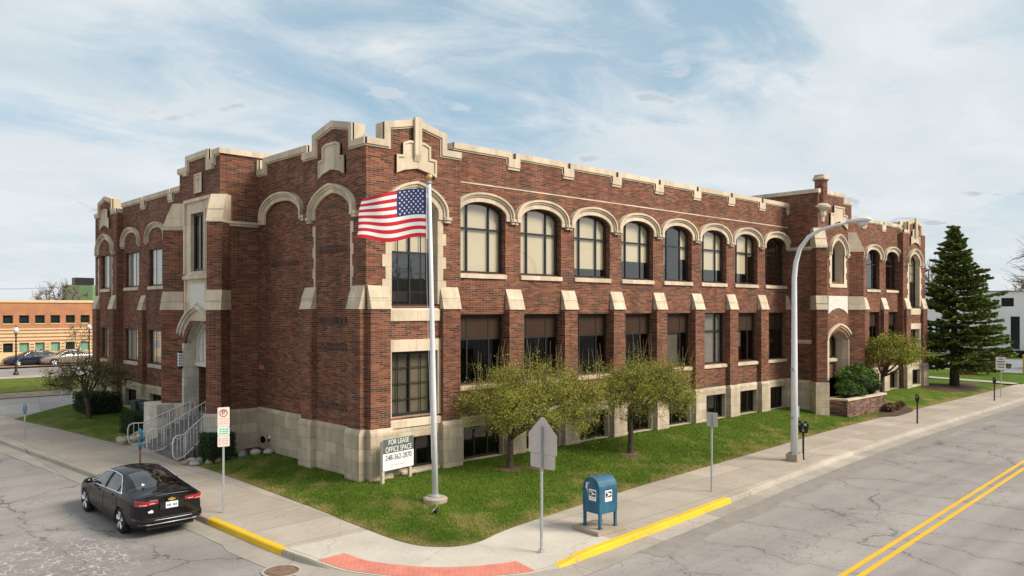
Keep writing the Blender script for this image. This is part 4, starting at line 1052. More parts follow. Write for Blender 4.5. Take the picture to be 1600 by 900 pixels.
        dw = Op(door.a, door.b - 0.25, 3.1, 4.0, 4.55, 'tudor'); window(M, dw, v - 0.66, (0.5,), (), [(3.2, 4.5, BLINDG, 0.1, 0.9)], gl=GLASSD, sill=True, wallv=v - 0.55)
        q = MB(); wall(q, M, door.a, door.b, 2.0, [(u, door.top(u)) for u in door.us()], v - 0.7, [dw], 0.02); q.build('portal_wall', BR, B)
        P = [(c - 1.0, 10.05), (c - 0.5, 10.3), (c, 10.42), (c + 0.5, 10.3), (c + 1.0, 10.05), (c + 1.0, 10.8), (c + 0.6, 10.82), (c + 0.6, 11.22), (c - 0.6, 11.22), (c - 0.6, 10.82), (c - 1.0, 10.8)]
        q = MB(); q.prism(P, v - 0.02, v + 0.06, lambda p, z, t: M(p, t, z)); q.ribbon(P, 0.08, v, v + 0.1, M, closed=True); q.build('plaque', TRIM, B)
        # corner turret on a corbel
        tc_ = M(u0 + 0.45, v - 0.05, 0)
        q = MB(); q.lathe([(0.0, 11.15), (0.33, 11.15), (0.33, 12.42), (0.0, 12.42)], tc_, 8); tt = q.build('turret', BR, B)
        q = MB(); q.lathe([(0.0, 12.42), (0.43, 12.42), (0.44, 12.50), (0.37, 12.58), (0.36, 12.68), (0.0, 12.70)], tc_, 8); q.build('turret_cap', TRIM, tt); q = MB()
        q.lathe([(0.0, 10.25), (0.16, 10.28), (0.18, 10.5), (0.26, 10.6), (0.27, 10.82), (0.38, 10.9), (0.47, 11.0), (0.47, 11.1), (0.34, 11.2), (0.0, 11.2)], tc_, 12); q.build('corbel', TRIM, tt)
tower(ML, 7.85, 11.75, 1.15, 'door')
tower(MR, 26.28, 30.2, 1.35, 'oriel')
m = MB(); bar(m, MR, 26.3, 26.35, 0.2, 11.3, -0.5, -0.2); m.build('brick_wall', BR, B)
# rear walls, roof, floors
m = MB(); m.add([(44.7, 0, 0.2), (44.7, 27, 0.2), (44.7, 27, 10.9), (44.7, 0, 10.9)], [(0, 1, 2, 3)]); m.add([(0, 27.04, 0.2), (44.7, 27.04, 0.2), (44.7, 27.04, 10.9), (0, 27.04, 10.9)], [(0, 1, 2, 3)]); m.build('rear_wall', BR, B)
m = MB(); m.box(0.36, 44.6, 0.4, 26.9, 10.3, 10.5); m.build('roof', ROOFM, B)
m = MB(); m.box(1.0, 44.2, 1.0, 26.6, 2.2, 2.5); m.box(1.0, 44.2, 1.0, 26.6, 6.0, 6.3); m.add([(5.5, 5.5, 0), (44, 5.5, 0), (44, 5.5, 10.2), (5.5, 5.5, 10.2)], [(0, 1, 2, 3)]); m.add([(4.5, 5.5, 0), (4.5, 26, 0), (4.5, 26, 10.2), (4.5, 5.5, 10.2)], [(0, 1, 2, 3)]); m.build('interior', DARKIN, B)
# fittings on the side wall
m = MB(); m.lathe([(0.0, 0.0), (0.10, 0.0), (0.10, 0.03), (0.05, 0.05), (0.05, 0.12), (0.12, 0.2), (0.13, 0.3), (0.0, 0.3)], (0, 0, 0), 12); fl = m.build('floodlight', CHROME, B, smooth=False); fl.location = (0.24, 6.85, 1.02); fl.rotation_euler = (R(20), R(-90), 0)
ALARM = plain('orange_alarm_box', (0.5, 0.16, 0.07), 0.5)
m = MB(); bar(m, ML, 7.35, 7.6, 3.52, 3.66, VW, VW + 0.09); m.build('alarm_box', ALARM, B)

# ------------------------------------------------------------------ entrance steps, rails, cheek wall
ES = thing('entrance_steps', (-1.2, 9.7, 0.4), 'flight of grey concrete entrance steps climbing to the arched portal', 'steps')
m = MB(); z0 = 0.155 + h(10); n = 10
for i in range(n):
    x = -2.62 + 0.27 * i; za = z0 + 0.163 * (i + 1); sk = 0.05
    ya, yb = (7.9, 11.5) if x < -1.2 else (8.45, 11.15)
    m.box(x + 1.2, (0.35 if i < n - 1 else 1.5) + 1.2 if x >= -1.2 else x + 0.31 + 1.2, ya - 9.7, yb - 9.7, -0.45, za - 0.4)
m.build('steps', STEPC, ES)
m = MB(); m.box(-0.9, 0.3, 1.85, 3.3, -0.4, 1.62); m.build('cheek_wall', PALE, ES)
tag(flat('entry_pad', [(-2.75, 7.2), (0.3, 7.2), (0.3, 13.3), (-3.2, 13.0)], WALK_R, 0.162), kind='structure')
def railing(x0, y0, x1, y1, zt0, zt1, label):
    gz = 0.16 + h(y0)
    r = thing('stair_railing', (x0, y0, gz), label, 'railing', 'white tube railings on the entrance steps')
    P = lambda t, z: (lerp(x0, x1, t) - x0, lerp(y0, y1, t) - y0, z - gz)
    zb = lambda t: lerp(zt0, zt1, t) - 0.78; zt = lambda t: lerp(zt0, zt1, t)
    d = math.hypot(x1 - x0, y1 - y0); e = 0.16 / d
    loop = [P(t, zt(t)) for t in np.linspace(0.0, 1.0, 6)]
    loop += [P(1 + e * 0.7, zt(1) - 0.05), P(1 + e, zt(1) - 0.17), P(1 + e, zb(1) + 0.17), P(1 + e * 0.7, zb(1) + 0.05)]
    loop += [P(t, zb(t)) for t in np.linspace(1.0, 0.0, 6)] + [P(-2.2 * e, zb(0) - 0.03)]
    loop += [P(-3.0 * e, zb(0) + 0.06), P(-3.3 * e, zb(0) + 0.2), P(-3.3 * e, zt(0) - 0.22), P(-3.0 * e, zt(0) - 0.07), P(-2.2 * e, zt(0))]
    m = MB(); m.tube(loop, 0.022, 8, closed=True); m.build('handrail', RAILP, r, smooth=True)
    for t in np.linspace(-2.0 * e, 1.0, int(d / 0.125)):
        m = MB(); tt = max(t, 0); m.tube([P(t, zb(tt)), P(t, zt(tt))], 0.010, 6); m.build('baluster', RAILP, r, smooth=True)
    for t in (0.05, 0.55, 0.98):
        m = MB(); m.tube([P(t, max(gz, zb(t) - 0.5) if t < 0.2 else zb(t) - 0.28), P(t, zt(t))], 0.02, 8); m.build('post', RAILP, r, smooth=True)
railing(-2.55, 11.75, -0.95, 11.1, 1.35, 2.12, 'leftmost white tube railing of the entrance steps, beside the pale cheek wall')
railing(-2.55, 9.75, -0.75, 9.75, 1.35, 2.3, 'middle white tube railing of the entrance steps')
railing(-2.5, 7.75, -1.05, 8.5, 1.35, 2.2, 'right white tube railing of the entrance steps, nearest the clipped hedge')

# ------------------------------------------------------------------ street furniture
def post_z(x, y): return 0.157 + h(y)
# flagpole
fx, fy = 0.47, -2.80; fz = lz(fx, fy)
FP = thing('flagpole', (fx, fy, fz), 'tall white flagpole with a gold ball standing on a round concrete foot in the lawn', 'flagpole')
tilt = -0.27
pp = lambda z: (tilt * z / 9.0 * 0.7, tilt * z / 9.0 * -0.1, z)
m = MB(); m.tube([pp(0.1), pp(3), pp(6), pp(9.0 - fz + 0.25)], [0.088, 0.078, 0.062, 0.045], 16); m.build('pole', WHITEP, FP, smooth=True)
m = MB(); m.lathe([(0.0, -0.1), (0.33, -0.1), (0.34, 0.09), (0.29, 0.13), (0.0, 0.14)], sides=28); m.build('foot', PADC, FP)
m = MB(); m.lathe([(0.0, 0.13), (0.16, 0.13), (0.16, 0.16), (0.10, 0.2), (0.0, 0.2)], sides=20); m.build('flash_collar', GALV, FP)
tz = 9.0 - fz + 0.25; tp = pp(tz)
m = MB(); m.lathe([(0.0, 0), (0.075, 0.005), (0.075, 0.05), (0.02, 0.06), (0.02, 0.11)] , tp, 12); m.build('truck', GALV, FP)
m = MB(); m.lathe([(0.085 * math.sin(math.pi * i / 10), tp[2] + 0.18 - 0.085 * math.cos(math.pi * i / 10)) for i in range(11)], (tp[0], tp[1], 0), 14); m.build('ball', GOLD, FP, smooth=True)
m = MB(); m.tube([(tp[0] - 0.07, tp[1] + 0.05, tp[2]), (pp(6)[0] - 0.10, pp(6)[1] + 0.07, 6), (pp(1.2)[0] - 0.1, pp(1.2)[1], 1.2)], 0.006, 4); m.build('halyard', WHITE, FP)
# flag: thirteen stripes, blue canton of fifty stars
FR_ = plain('flag_red', (0.56, 0.018, 0.03), 0.75, var=0.04); FW_ = plain('flag_white', (0.82, 0.81, 0.80), 0.75, var=0.02); FB_ = plain('flag_blue', (0.025, 0.045, 0.15), 0.75, var=0.05)
def build_flag():
    Lx, Hz = 2.12, 1.36
    hx, hy = fx + pp(8.4)[0] - 0.09, fy + pp(8.4)[1] + 0.06
    dl = np.array([-0.7305, 0.683]); dn = np.array([0.683, 0.7305])     # fly direction, and across it
    def P(u, w, off=0.0):                  # u 0 hoist..1 fly, w 0 bottom..1 top
        s = u * Lx
        wave = 0.17 * math.sin(u * 5.2 + 0.5 + w * 0.7) * (0.15 + u) + 0.05 * math.sin(u * 11 - w * 2.0) * u + off
        along = s * (0.965 - 0.05 * u) - 0.33 * w * max(0, u - 0.35) ** 1.2 - 0.05 * math.sin(w * 5 + 1) * u
        drop = -0.25 * max(u, 0) ** 1.3 * (0.35 + 0.75 * max(w, 0) ** 1.6) + 0.05 * math.sin(u * 6.0) * (w - 0.3) + 0.07 * math.sin(u * 7.5 + 0.6) * (1 - w)
        a = dl * along + dn * wave
        return (hx + a[0], hy + a[1], 7.72 + w * (Hz + 0.03) + drop)
    m = MB(); nu, nw = 60, 39
    for j in range(nw + 1):
        for i in range(nu + 1): m.v.append(P(i / nu, j / nw))
    for j in range(nw):
        st = int(j / nw * 13); w = (j + 0.5) / nw
        for i in range(nu):
            u = (i + 0.5) / nu
            m.f.append([j * (nu + 1) + i, j * (nu + 1) + i + 1, (j + 1) * (nu + 1) + i + 1, (j + 1) * (nu + 1) + i])
            m.mi.append(2 if (u < 0.4 and st >= 6) else (0 if st % 2 == 0 else 1))
    for side in (-0.006, 0.006):
        for r in range(9):
            cnt = 6 if r % 2 == 0 else 5
            for c in range(cnt):
                uc = (0.4) * ((c + 0.5 + (0 if cnt == 6 else 0.5)) / 6.0 * 0.94 + 0.03); wc = 1 - (7 / 13) * ((r + 0.9) / 9.8)
                pts = []
                for k in range(10):
                    a = math.pi / 2 + k * math.pi / 5; rr = 0.036 if k % 2 == 0 else 0.016
                    pts.append(P(uc + rr * math.cos(a) / Lx, wc + rr * math.sin(a) / Hz, side))
                m.m = 1; m.add([P(uc, wc, side)] + pts, [(0, 1 + k, 1 + (k + 1) % 10) for k in range(10)])
    o = m.build('flag', [FR_, FW_, FB_], smooth=True, fixn=False)
    tag(o, 'American flag of red and white stripes blowing to the left from the white flagpole', 'flag')
    q = MB(); q.tube([P(-0.012, w) for w in (-0.04, 0.3, 0.7, 1.02)], 0.016, 6); q.build('heading', FW_, o)
build_flag()
# small ground light tied to the flagpole foot
gx, gy = -0.22, -3.68
GL_ = thing('ground_light', (gx, gy, lz(gx, gy)), 'small ground spotlight lying in the grass in front of the flagpole', 'spotlight')
m = MB(); m.tube([(0, 0, 0), (0.0, 0, 0.08)], 0.012, 6); m.build('stake', BLACKM, GL_)
m = MB(); m.lathe([(0.0, -0.08), (0.05, -0.07), (0.085, 0.03), (0.0, 0.03)], (0, 0, 0), 12); q = m.build('housing', BLACKM, GL_); q.location = (0, 0, 0.11); q.rotation_euler = (R(-25), R(-40), 0)
m = MB(); m.lathe([(0.0, 0.032), (0.075, 0.032), (0.0, 0.04)], (0, 0, 0), 12); q = m.build('lens', WHITE, GL_); q.location = (0, 0, 0.11); q.rotation_euler = (R(-25), R(-40), 0)
m = MB(); m.tube([(0, 0, 0.03), (0.2, 0.25, 0.03), (0.5, 0.55, 0.08)], 0.008, 5); m.build('cord', plain('yellow_cord', (0.6, 0.5, 0.15), 0.6), GL_)
# lease sign
ax, ay, bx, by = 0.2, -0.62, 1.42, -0.42
LSG = thing('lease_sign', (ax, ay, 0.5), 'white and grey FOR LEASE OFFICE SPACE board on two wooden posts by the building corner', 'sign')
dirv = Vector((bx - ax, by - ay, 0)); wd = dirv.length; dirv.normalize(); nv = Vector((dirv.y, -dirv.x, 0))
M4 = Matrix(((dirv.x, 0, nv.x, 0), (dirv.y, 0, nv.y, 0), (0, 1, 0, 0), (0, 0, 0, 1)))
LM = lambda a, b, c: tuple(M4 @ Vector((a, b, c)))       # a along, b up, c out
for a in (0.02, wd - 0.08):
    m = MB(); m.box(a - 0.045, a + 0.045, -0.3, 1.3, -0.1, -0.012, LM); m.build('post', WOODP, LSG)
m = MB(); m.box(-0.02, wd + 0.03, 0.42, 1.36, -0.01, 0.012, LM); m.build('panel', WHITE, LSG)
m = MB(); m.box(-0.018, wd + 0.028, 0.93, 1.358, 0.012, 0.016, LM); m.build('header', DKGREY, LSG)
cx = wd / 2 + 0.005
def ltxt(body, size, y, mat, sx): text_mesh('lettering', body, size, mat, LSG, M4 @ Matrix.Translation((cx, y, 0.018)), sx)
ltxt('FOR LEASE', 0.215, 1.245, WHITE, 0.84); ltxt('OFFICE SPACE', 0.225, 1.03, WHITE, 0.77); ltxt('248-362-2870', 0.235, 0.785, INK, 0.83)
m = MB(); m.box(cx - 0.30, cx - 0.25, 0.50, 0.60, 0.012, 0.016, LM)
q = m.build('emblem', INKG, LSG)
m = MB(); x = cx - 0.2
for w_ in (0.05, 0.045, 0.03, 0.05, 0.02, 0.045, 0.05, 0.06, 0.04, 0.05, 0.03):
    m.box(x, x + w_ * 0.75, 0.535, 0.575, 0.012, 0.015, LM); x += w_
m.build('fine_print', INKG, LSG)

# blue mailbox on its slab
MBX = plain('mailbox_blue_paint', (0.022, 0.10, 0.172), 0.5, 0.0, 0.38, 3)
mx_, my_, mrot = 2.28, -7.28, R(-3)
slab = MB(); slab.box(-0.56, 0.54, -0.45, 0.47, 0.0, 0.10); sl = slab.build('mailbox_slab', PADC); sl.location = (mx_ + 0.03, my_, 0.157); sl.rotation_euler = (0, 0, mrot)
tag(sl, 'low concrete slab under the blue mailbox', 'slab')
MX = thing('mailbox', (mx_, my_, 0.257), 'blue rounded-top street mailbox on four legs by the yellow kerb', 'mailbox', rz=mrot)
hw_, hd_, zl, zs_ = 0.31, 0.29, 0.40, 0.98
def arch_prof(w, n=12, e=0.0): return [(-w, zl)] + [(-w * math.cos(math.pi * i / n), zs_ + (w + e) * math.sin(math.pi * i / n)) for i in range(n + 1)] + [(w, zl)]
m = MB(); m.prism(arch_prof(hd_), -hw_, hw_, lambda p, z, t: (t, p, z)); mb_ = m.build('body', MBX, MX)
for sx in (-hw_, hw_):
    m = MB(); m.ribbon(arch_prof(hd_ + 0.002), -0.03, sx - 0.012, sx + 0.012, lambda p, t, z: (t, p, z)); m.build('rim', MBX, mb_)
for sx in (-1, 1):
    for sy in (-1, 1):
        m = MB(); x, y = sx * (hw_ - 0.03), sy * (hd_ - 0.03); m.box(x - 0.032, x + 0.032, y - 0.03, y + 0.03, 0.0, zl + 0.02); m.box(x - 0.05, x + 0.05, y - 0.05, y + 0.05, -0.001, 0.02); m.build('leg', MBX, MX)
m = MB()
for sx in (-1, 1):
    m.prism([(-hd_ + 0.005, zl + 0.001), (-hd_ + 0.005, zl - 0.12), (-hd_ + 0.07, zl - 0.03), (hd_ - 0.07, zl - 0.03), (hd_ - 0.005, zl - 0.12), (hd_ - 0.005, zl + 0.001)], sx * hw_ - 0.006, sx * hw_ + 0.006, lambda p, z, t: (t, p, z))
for sy in (-1, 1): m.prism([(-hw_ + 0.005, zl + 0.001), (-hw_ + 0.005, zl - 0.12), (-hw_ + 0.07, zl - 0.03), (hw_ - 0.07, zl - 0.03), (hw_ - 0.005, zl - 0.12), (hw_ - 0.005, zl + 0.001)], sy * hd_ - 0.006, sy * hd_ + 0.006, lambda p, z, t: (p, t, z))
m.build('apron', MBX, mb_)
NAVY = plain('navy_print', (0.012, 0.018, 0.05), 0.5)
def mail_logo(Mf):
    p = MB(); p.box(-0.125, 0.125, -0.14, 0.14, 0.0, 0.005, Mf); o = p.build('logo_panel', WHITE, MX)
    q = MB(); q.prism([(-0.105, 0.105), (0.105, 0.105), (0.105, -0.035), (-0.105, -0.035)], 0.005, 0.007, lambda a, b, c: Mf(a, b, c)); q.build('logo_ground', NAVY, o)
    e = MB(); e.prism([(-0.105, 0.095), (-0.02, 0.085), (0.075, 0.045), (0.10, 0.02), (0.06, 0.015), (-0.10, -0.028), (0.0, 0.03), (-0.04, 0.055)], 0.007, 0.009, lambda a, b, c: Mf(a, b, c)); e.build('eagle_head', WHITE, o)
    t = MB(); x = -0.10
    for w_ in (0.045, 0.03, 0.05, 0.035, 0.03): t.box(x, x + w_ * 0.8, -0.085, -0.062, 0.005, 0.007, Mf); t.box(x, x + w_ * 0.8, -0.115, -0.098, 0.005, 0.007, Mf); x += w_
    t.build('small_print', INKG, o)
mail_logo(lambda a, b, c: (-hw_ - 0.001 - c, -a - 0.04, 0.82 + b))
mail_logo(lambda a, b, c: (a, -hd_ - 0.001 - c, 0.80 + b))
m = MB()
for a, b in (((0.19, 1.10), (0.14, 0.98)), ((0.12, 1.12), (0.20, 1.0)), ((0.19, 1.06), (0.11, 1.05)), ((0.10, 1.08), (0.08, 1.13)), ((0.2, 0.99), (0.13, 0.96)), ((0.16, 0.96), (0.13, 0.88)), ((0.17, 1.13), (0.17, 0.97))):
    m.tube([(-hw_ - 0.004, a[0], a[1]), (-hw_ - 0.004, b[0], b[1])], 0.009, 4)
m.build('graffiti', WHITE, MX)
m = MB(); m.box(-0.2, 0.2, hd_ * 0.80, hd_ * 1.02, zs_ - 0.06, zs_ + 0.10); m.build('chute_door', MBX, MX)

# road signs seen from behind
SG = thing('road_sign', (-0.05, -7.5, 0.157), 'back of a five-sided metal road sign with a small plate, on the corner pavement', 'road sign')
m = MB(); m.box(-0.028, 0.028, -0.022, 0.022, 0.0, 2.86); m.box(-0.06, 0.06, -0.05, 0.05, -0.003, 0.012); m.build('post', GALV, SG)
m = MB(); P = [(-0.46, 2.26), (-0.44, 2.22), (0.44, 2.22), (0.46, 2.26), (0.46, 2.68), (0.04, 3.08), (-0.04, 3.08), (-0.46, 2.68)]; m.prism(P, 0.032, 0.036, lambda p, z, t: (t, p, z)); m.build('panel', ALU, SG)
m = MB(); m.prism([(-0.40, 1.92), (-0.37, 1.89), (0.37, 1.89), (0.40, 1.92), (0.40, 2.21), (-0.40, 2.21)], 0.034, 0.038, lambda p, z, t: (t, p, z)); m.build('plate', ALU, SG)
m = MB()
for z in (2.32, 2.72, 2.05): m.lathe([(0.0, -0.034), (0.014, -0.034), (0.014, -0.026), (0.0, -0.026)], (0, 0, z), 8, 'x')
m.build('bolt', CHROME, SG)
SG2 = thing('road_sign', (8.0, -6.86, 0.157), 'back of a small rectangular metal sign on a galvanised pole beside the yellow kerb end', 'road sign')
m = MB(); m.box(-0.026, 0.026, -0.02, 0.02, 0.0, 2.4); m.build('post', GALV, SG2)
m = MB(); m.prism([(-0.19, 2.0), (-0.17, 1.98), (0.17, 1.98), (0.19, 2.0), (0.19, 2.40), (0.17, 2.42), (-0.17, 2.42), (-0.19, 2.40)], 0.028, 0.032, lambda p, z, t: (t, p, z)); m.build('panel', ALU, SG2)
SG3 = thing('road_sign', (44.1, -4.75, 0.157), 'white notice sign of four dark lines on a thin post near the spruce', 'road sign')
m = MB(); m.box(-0.026, 0.026, -0.02, 0.02, 0.0, 2.5); m.build('post', GALV, SG3)
m = MB(); m.box(-0.036, -0.03, -0.28, 0.28, 1.72, 2.55); m.build('panel', WHITE, SG3)
m = MB()
for i, (a, b) in enumerate(((-0.12, 0.12), (-0.21, 0.21), (-0.22, 0.22), (-0.19, 0.19))):
    y = a
    while y < b - 0.02: m.box(-0.039, -0.036, y, y + 0.045, 2.38 - i * 0.17, 2.46 - i * 0.17); y += 0.062
m.build('lettering', INK, SG3)
# parking sign in front of the steps
PS = thing('parking_sign', (-4.16, 0.55, post_z(0, 0.55)), 'stacked faded no-parking and permit sign on a galvanised pole behind the black car', 'parking sign', rz=R(-14))
m = MB(); m.box(-0.026, 0.026, -0.02, 0.02, 0.0, 2.75); m.build('post', GALV, PS)
PM = lambda a, b, c: (a, -0.028 - c, b)
sec = [(PINKW, 2.33, 2.86), (plain('pale_green_white', (0.62, 0.72, 0.66), 0.55), 2.09, 2.33), (PINKW, 1.79, 2.09)]
for mt, za, zb in sec:
    m = MB(); w_ = 0.155; m.prism([(-w_, za + 0.02), (-w_ + 0.02, za + 0.003), (w_ - 0.02, za + 0.003), (w_, za + 0.02), (w_, zb - 0.02), (w_ - 0.02, zb - 0.003), (-w_ + 0.02, zb - 0.003), (-w_, zb - 0.02)], 0, 0.005, lambda a, b, c: PM(a, b, c)); m.build('panel', mt, PS)
PT = Matrix(((1, 0, 0, 0), (0, 0, -1, -0.034), (0, 1, 0, 0), (0, 0, 0, 1)))
text_mesh('letter', 'P', 0.19, INK, PS, PT @ Matrix.Translation((0, 2.70, 0)), 1.0, 0.001)
m = MB(); m.tube([PM(0.095 * math.cos(a), 2.70 + 0.095 * math.sin(a), 0.006) for a in np.linspace(0, 2 * math.pi, 24, endpoint=False)], 0.012, 4, closed=True); m.tube([PM(-0.066, 2.766, 0.007), PM(0.066, 2.634, 0.004)], 0.0045, 4); m.build('prohibition_ring', REDINK, PS)
m = MB()
for i, z in enumerate((2.53, 2.46, 2.40)):
    for k in range(4): m.box(-0.125 + k * 0.066, -0.075 + k * 0.066, z, z + 0.035, 0.005, 0.007, PM)
for z in (1.99, 1.93, 1.86): 
    for k in range(3): m.box(-0.12 + k * 0.085, -0.055 + k * 0.085, z, z + 0.032, 0.005, 0.007, PM)
m.build('small_print', REDLT, PS)
m = MB()
for z in (2.25, 2.19, 2.13):
    for k in range(3): m.box(-0.12 + k * 0.085, -0.05 + k * 0.085, z, z + 0.03, 0.005, 0.007, PM)
m.build('green_print', GREENINK, PS)

# parking meters
def meter(x, y, label, dbl, hmat, pmat, group, hp=1.02, extra=None):
    t = thing('parking_meter', (x, y, post_z(x, y)), label, 'parking meter', group)
    m = MB(); m.tube([(0, 0, 0), (0, 0, hp)], 0.036, 10); m.lathe([(0.0, 0.0), (0.07, 0.0), (0.07, 0.015), (0.0, 0.02)], sides=12); m.build('post', pmat, t)
    for k in ((-0.115, 0.115) if dbl else (0.0,)):
        m = MB(); prof = [(0.0, 0.0), (0.05, 0.0), (0.075, 0.08), (0.098, 0.14), (0.105, 0.25), (0.10, 0.34), (0.07, 0.41), (0.0, 0.435)]
        vs = []
        for r, z in prof:
            for a in range(16):
                an = 2 * math.pi * a / 16; vs.append((r * 0.72 * math.cos(an), k + r * math.sin(an), hp + z - 0.02))
        n_ = 16; m.add(vs, [(i * n_ + a, i * n_ + (a + 1) % n_, (i + 1) * n_ + (a + 1) % n_, (i + 1) * n_ + a) for i in range(len(prof) - 1) for a in range(n_)])
        hd = m.build('head', hmat, t, smooth=True)
        m = MB(); m.lathe([(0.0, 0.0), (0.066, 0.0), (0.066, 0.012), (0.0, 0.02)], (0, 0, 0), 14, 'x'); q = m.build('dial', CHROME, hd); q.location = (0.07, k, hp + 0.29)
        m = MB(); m.box(0.072, 0.082, k - 0.05, k + 0.05, hp + 0.08, hp + 0.13); m.box(-0.082, -0.07, k - 0.04, k + 0.04, hp + 0.24, hp + 0.33); m.build('coin_plate', CHROME, hd)
        if extra:
            m = MB(); m.tube([(0, k, hp - 0.30), (0, k, hp - 0.05)], [0.05, 0.075], 10); m.build('housing', hmat, t, smooth=True); m = MB(); m.box(-0.088, -0.05, k - 0.085, k + 0.085, hp + 0.15, hp + 0.22); m.build('label_band', extra, hd)
    if dbl:
        m = MB(); m.box(-0.035, 0.035, -0.15, 0.15, hp - 0.04, hp + 0.0); m.build('yoke', hmat, t)
    return t
MBLK = plain('meter_black_paint', (0.012, 0.012, 0.014), 0.4); MGRY = plain('meter_blue_grey_paint', (0.12, 0.2, 0.27), 0.4); MBLU = plain('meter_blue_paint', (0.02, 0.17, 0.32), 0.4, 0, 0.2)
GRP = 'parking meters along the kerb'
meter(15.05, -6.25, 'black double-headed parking meter beside the curved street lamp', True, MBLK, MBLK, GRP)
meter(28.06, -5.55, 'black parking meter on the pavement in front of the brick planter', False, MBLK, MBLK, GRP)
meter(41.74, -5.05, 'farthest black parking meter, next to the white notice sign', False, MBLK, MBLK, GRP)
meter(-5.55, 16.5, 'grey blue parking meter alone on the left pavement beyond the car', False, MGRY, GALV, GRP, 1.0)
t = meter(-3.79, 8.26, 'bright blue parking meter with a yellow label band behind the black car', False, MBLU, plain('rusty_brown_post', (0.22, 0.09, 0.04), 0.7, 0, 0.3, 9), GRP, 0.85, plain('yellow_label', (0.65, 0.48, 0.05), 0.5))

# cobra-head street lamp
SLP = thing('street_lamp', (14.52, -6.17, 0.157), 'tall white street lamp with a curved arm reaching over the road', 'street lamp')
m = MB(); m.box(-0.22, 0.22, -0.22, 0.22, -0.003, 0.26); m.build('foot', PADC, SLP)
arm = [(0, 0, 0.27), (0, 0, 3.5), (0, 0, 6.3), (0, 0.0, 6.75), (0, -0.06, 7.3), (0, -0.22, 7.82), (0, -0.55, 8.22), (0, -1.0, 8.45), (0, -1.5, 8.56), (0, -2.0, 8.63)]
m = MB(); m.tube(arm, [0.135, 0.115, 0.095, 0.092, 0.088, 0.08, 0.07, 0.06, 0.052, 0.046], 16); m.build('pole', WHITEP, SLP, smooth=True)
m = MB(); m.tube([(0, 0, 0.26), (0, 0, 0.3)], 0.2, 4)
for a in (-0.14, 0.14):
    for b in (-0.14, 0.14): m.tube([(a, b, 0.26), (a, b, 0.34)], 0.02, 6)
m.build('base_plate', GALV, SLP)
m = MB(); prof = [(-1.95, 0.05, 0.05), (-2.1, 0.09, 0.075), (-2.3, 0.13, 0.10), (-2.5, 0.165, 0.115), (-2.66, 0.16, 0.11), (-2.78, 0.10, 0.07), (-2.82, 0.0, 0.0)]
vs = []
for y, w_, hh in prof:
    for a in range(14): an = 2 * math.pi * a / 14; vs.append((w_ * math.cos(an), y, 8.66 + (hh if math.sin(an) > 0 else hh * 0.75) * math.sin(an) + (-(y + 1.95)) * 0.02))
m.add(vs, [(i * 14 + a, i * 14 + (a + 1) % 14, (i + 1) * 14 + (a + 1) % 14, (i + 1) * 14 + a) for i in range(len(prof) - 1) for a in range(14)])
hd = m.build('lamp_head', WHITEP, SLP, smooth=True)
LENS = plain('lamp_lens', (0.62, 0.63, 0.62), 0.2, 0, 0.05)
m = MB(); vs = []
for i in range(6):
    a = i / 5 * math.pi / 2
    for k in range(14): an = 2 * math.pi * k / 14; vs.append((0.135 * math.cos(a) * math.cos(an), -2.5 + 0.19 * math.cos(a) * math.sin(an), 8.60 - 0.16 * math.sin(a)))
m.add(vs, [(i * 14 + k, i * 14 + (k + 1) % 14, (i + 1) * 14 + (k + 1) % 14, (i + 1) * 14 + k) for i in range(5) for k in range(14)]); m.build('lens', LENS, hd, smooth=True)
m = MB(); m.box(-0.15, -0.09, -0.06, 0.06, 1.55, 1.62); m.box(-0.16, -0.10, -0.07, 0.07, 3.35, 3.42); m.box(0.085, 0.2, -0.09, 0.09, 1.6, 2.0); m.build('hand_hole_cover', GALV, SLP)

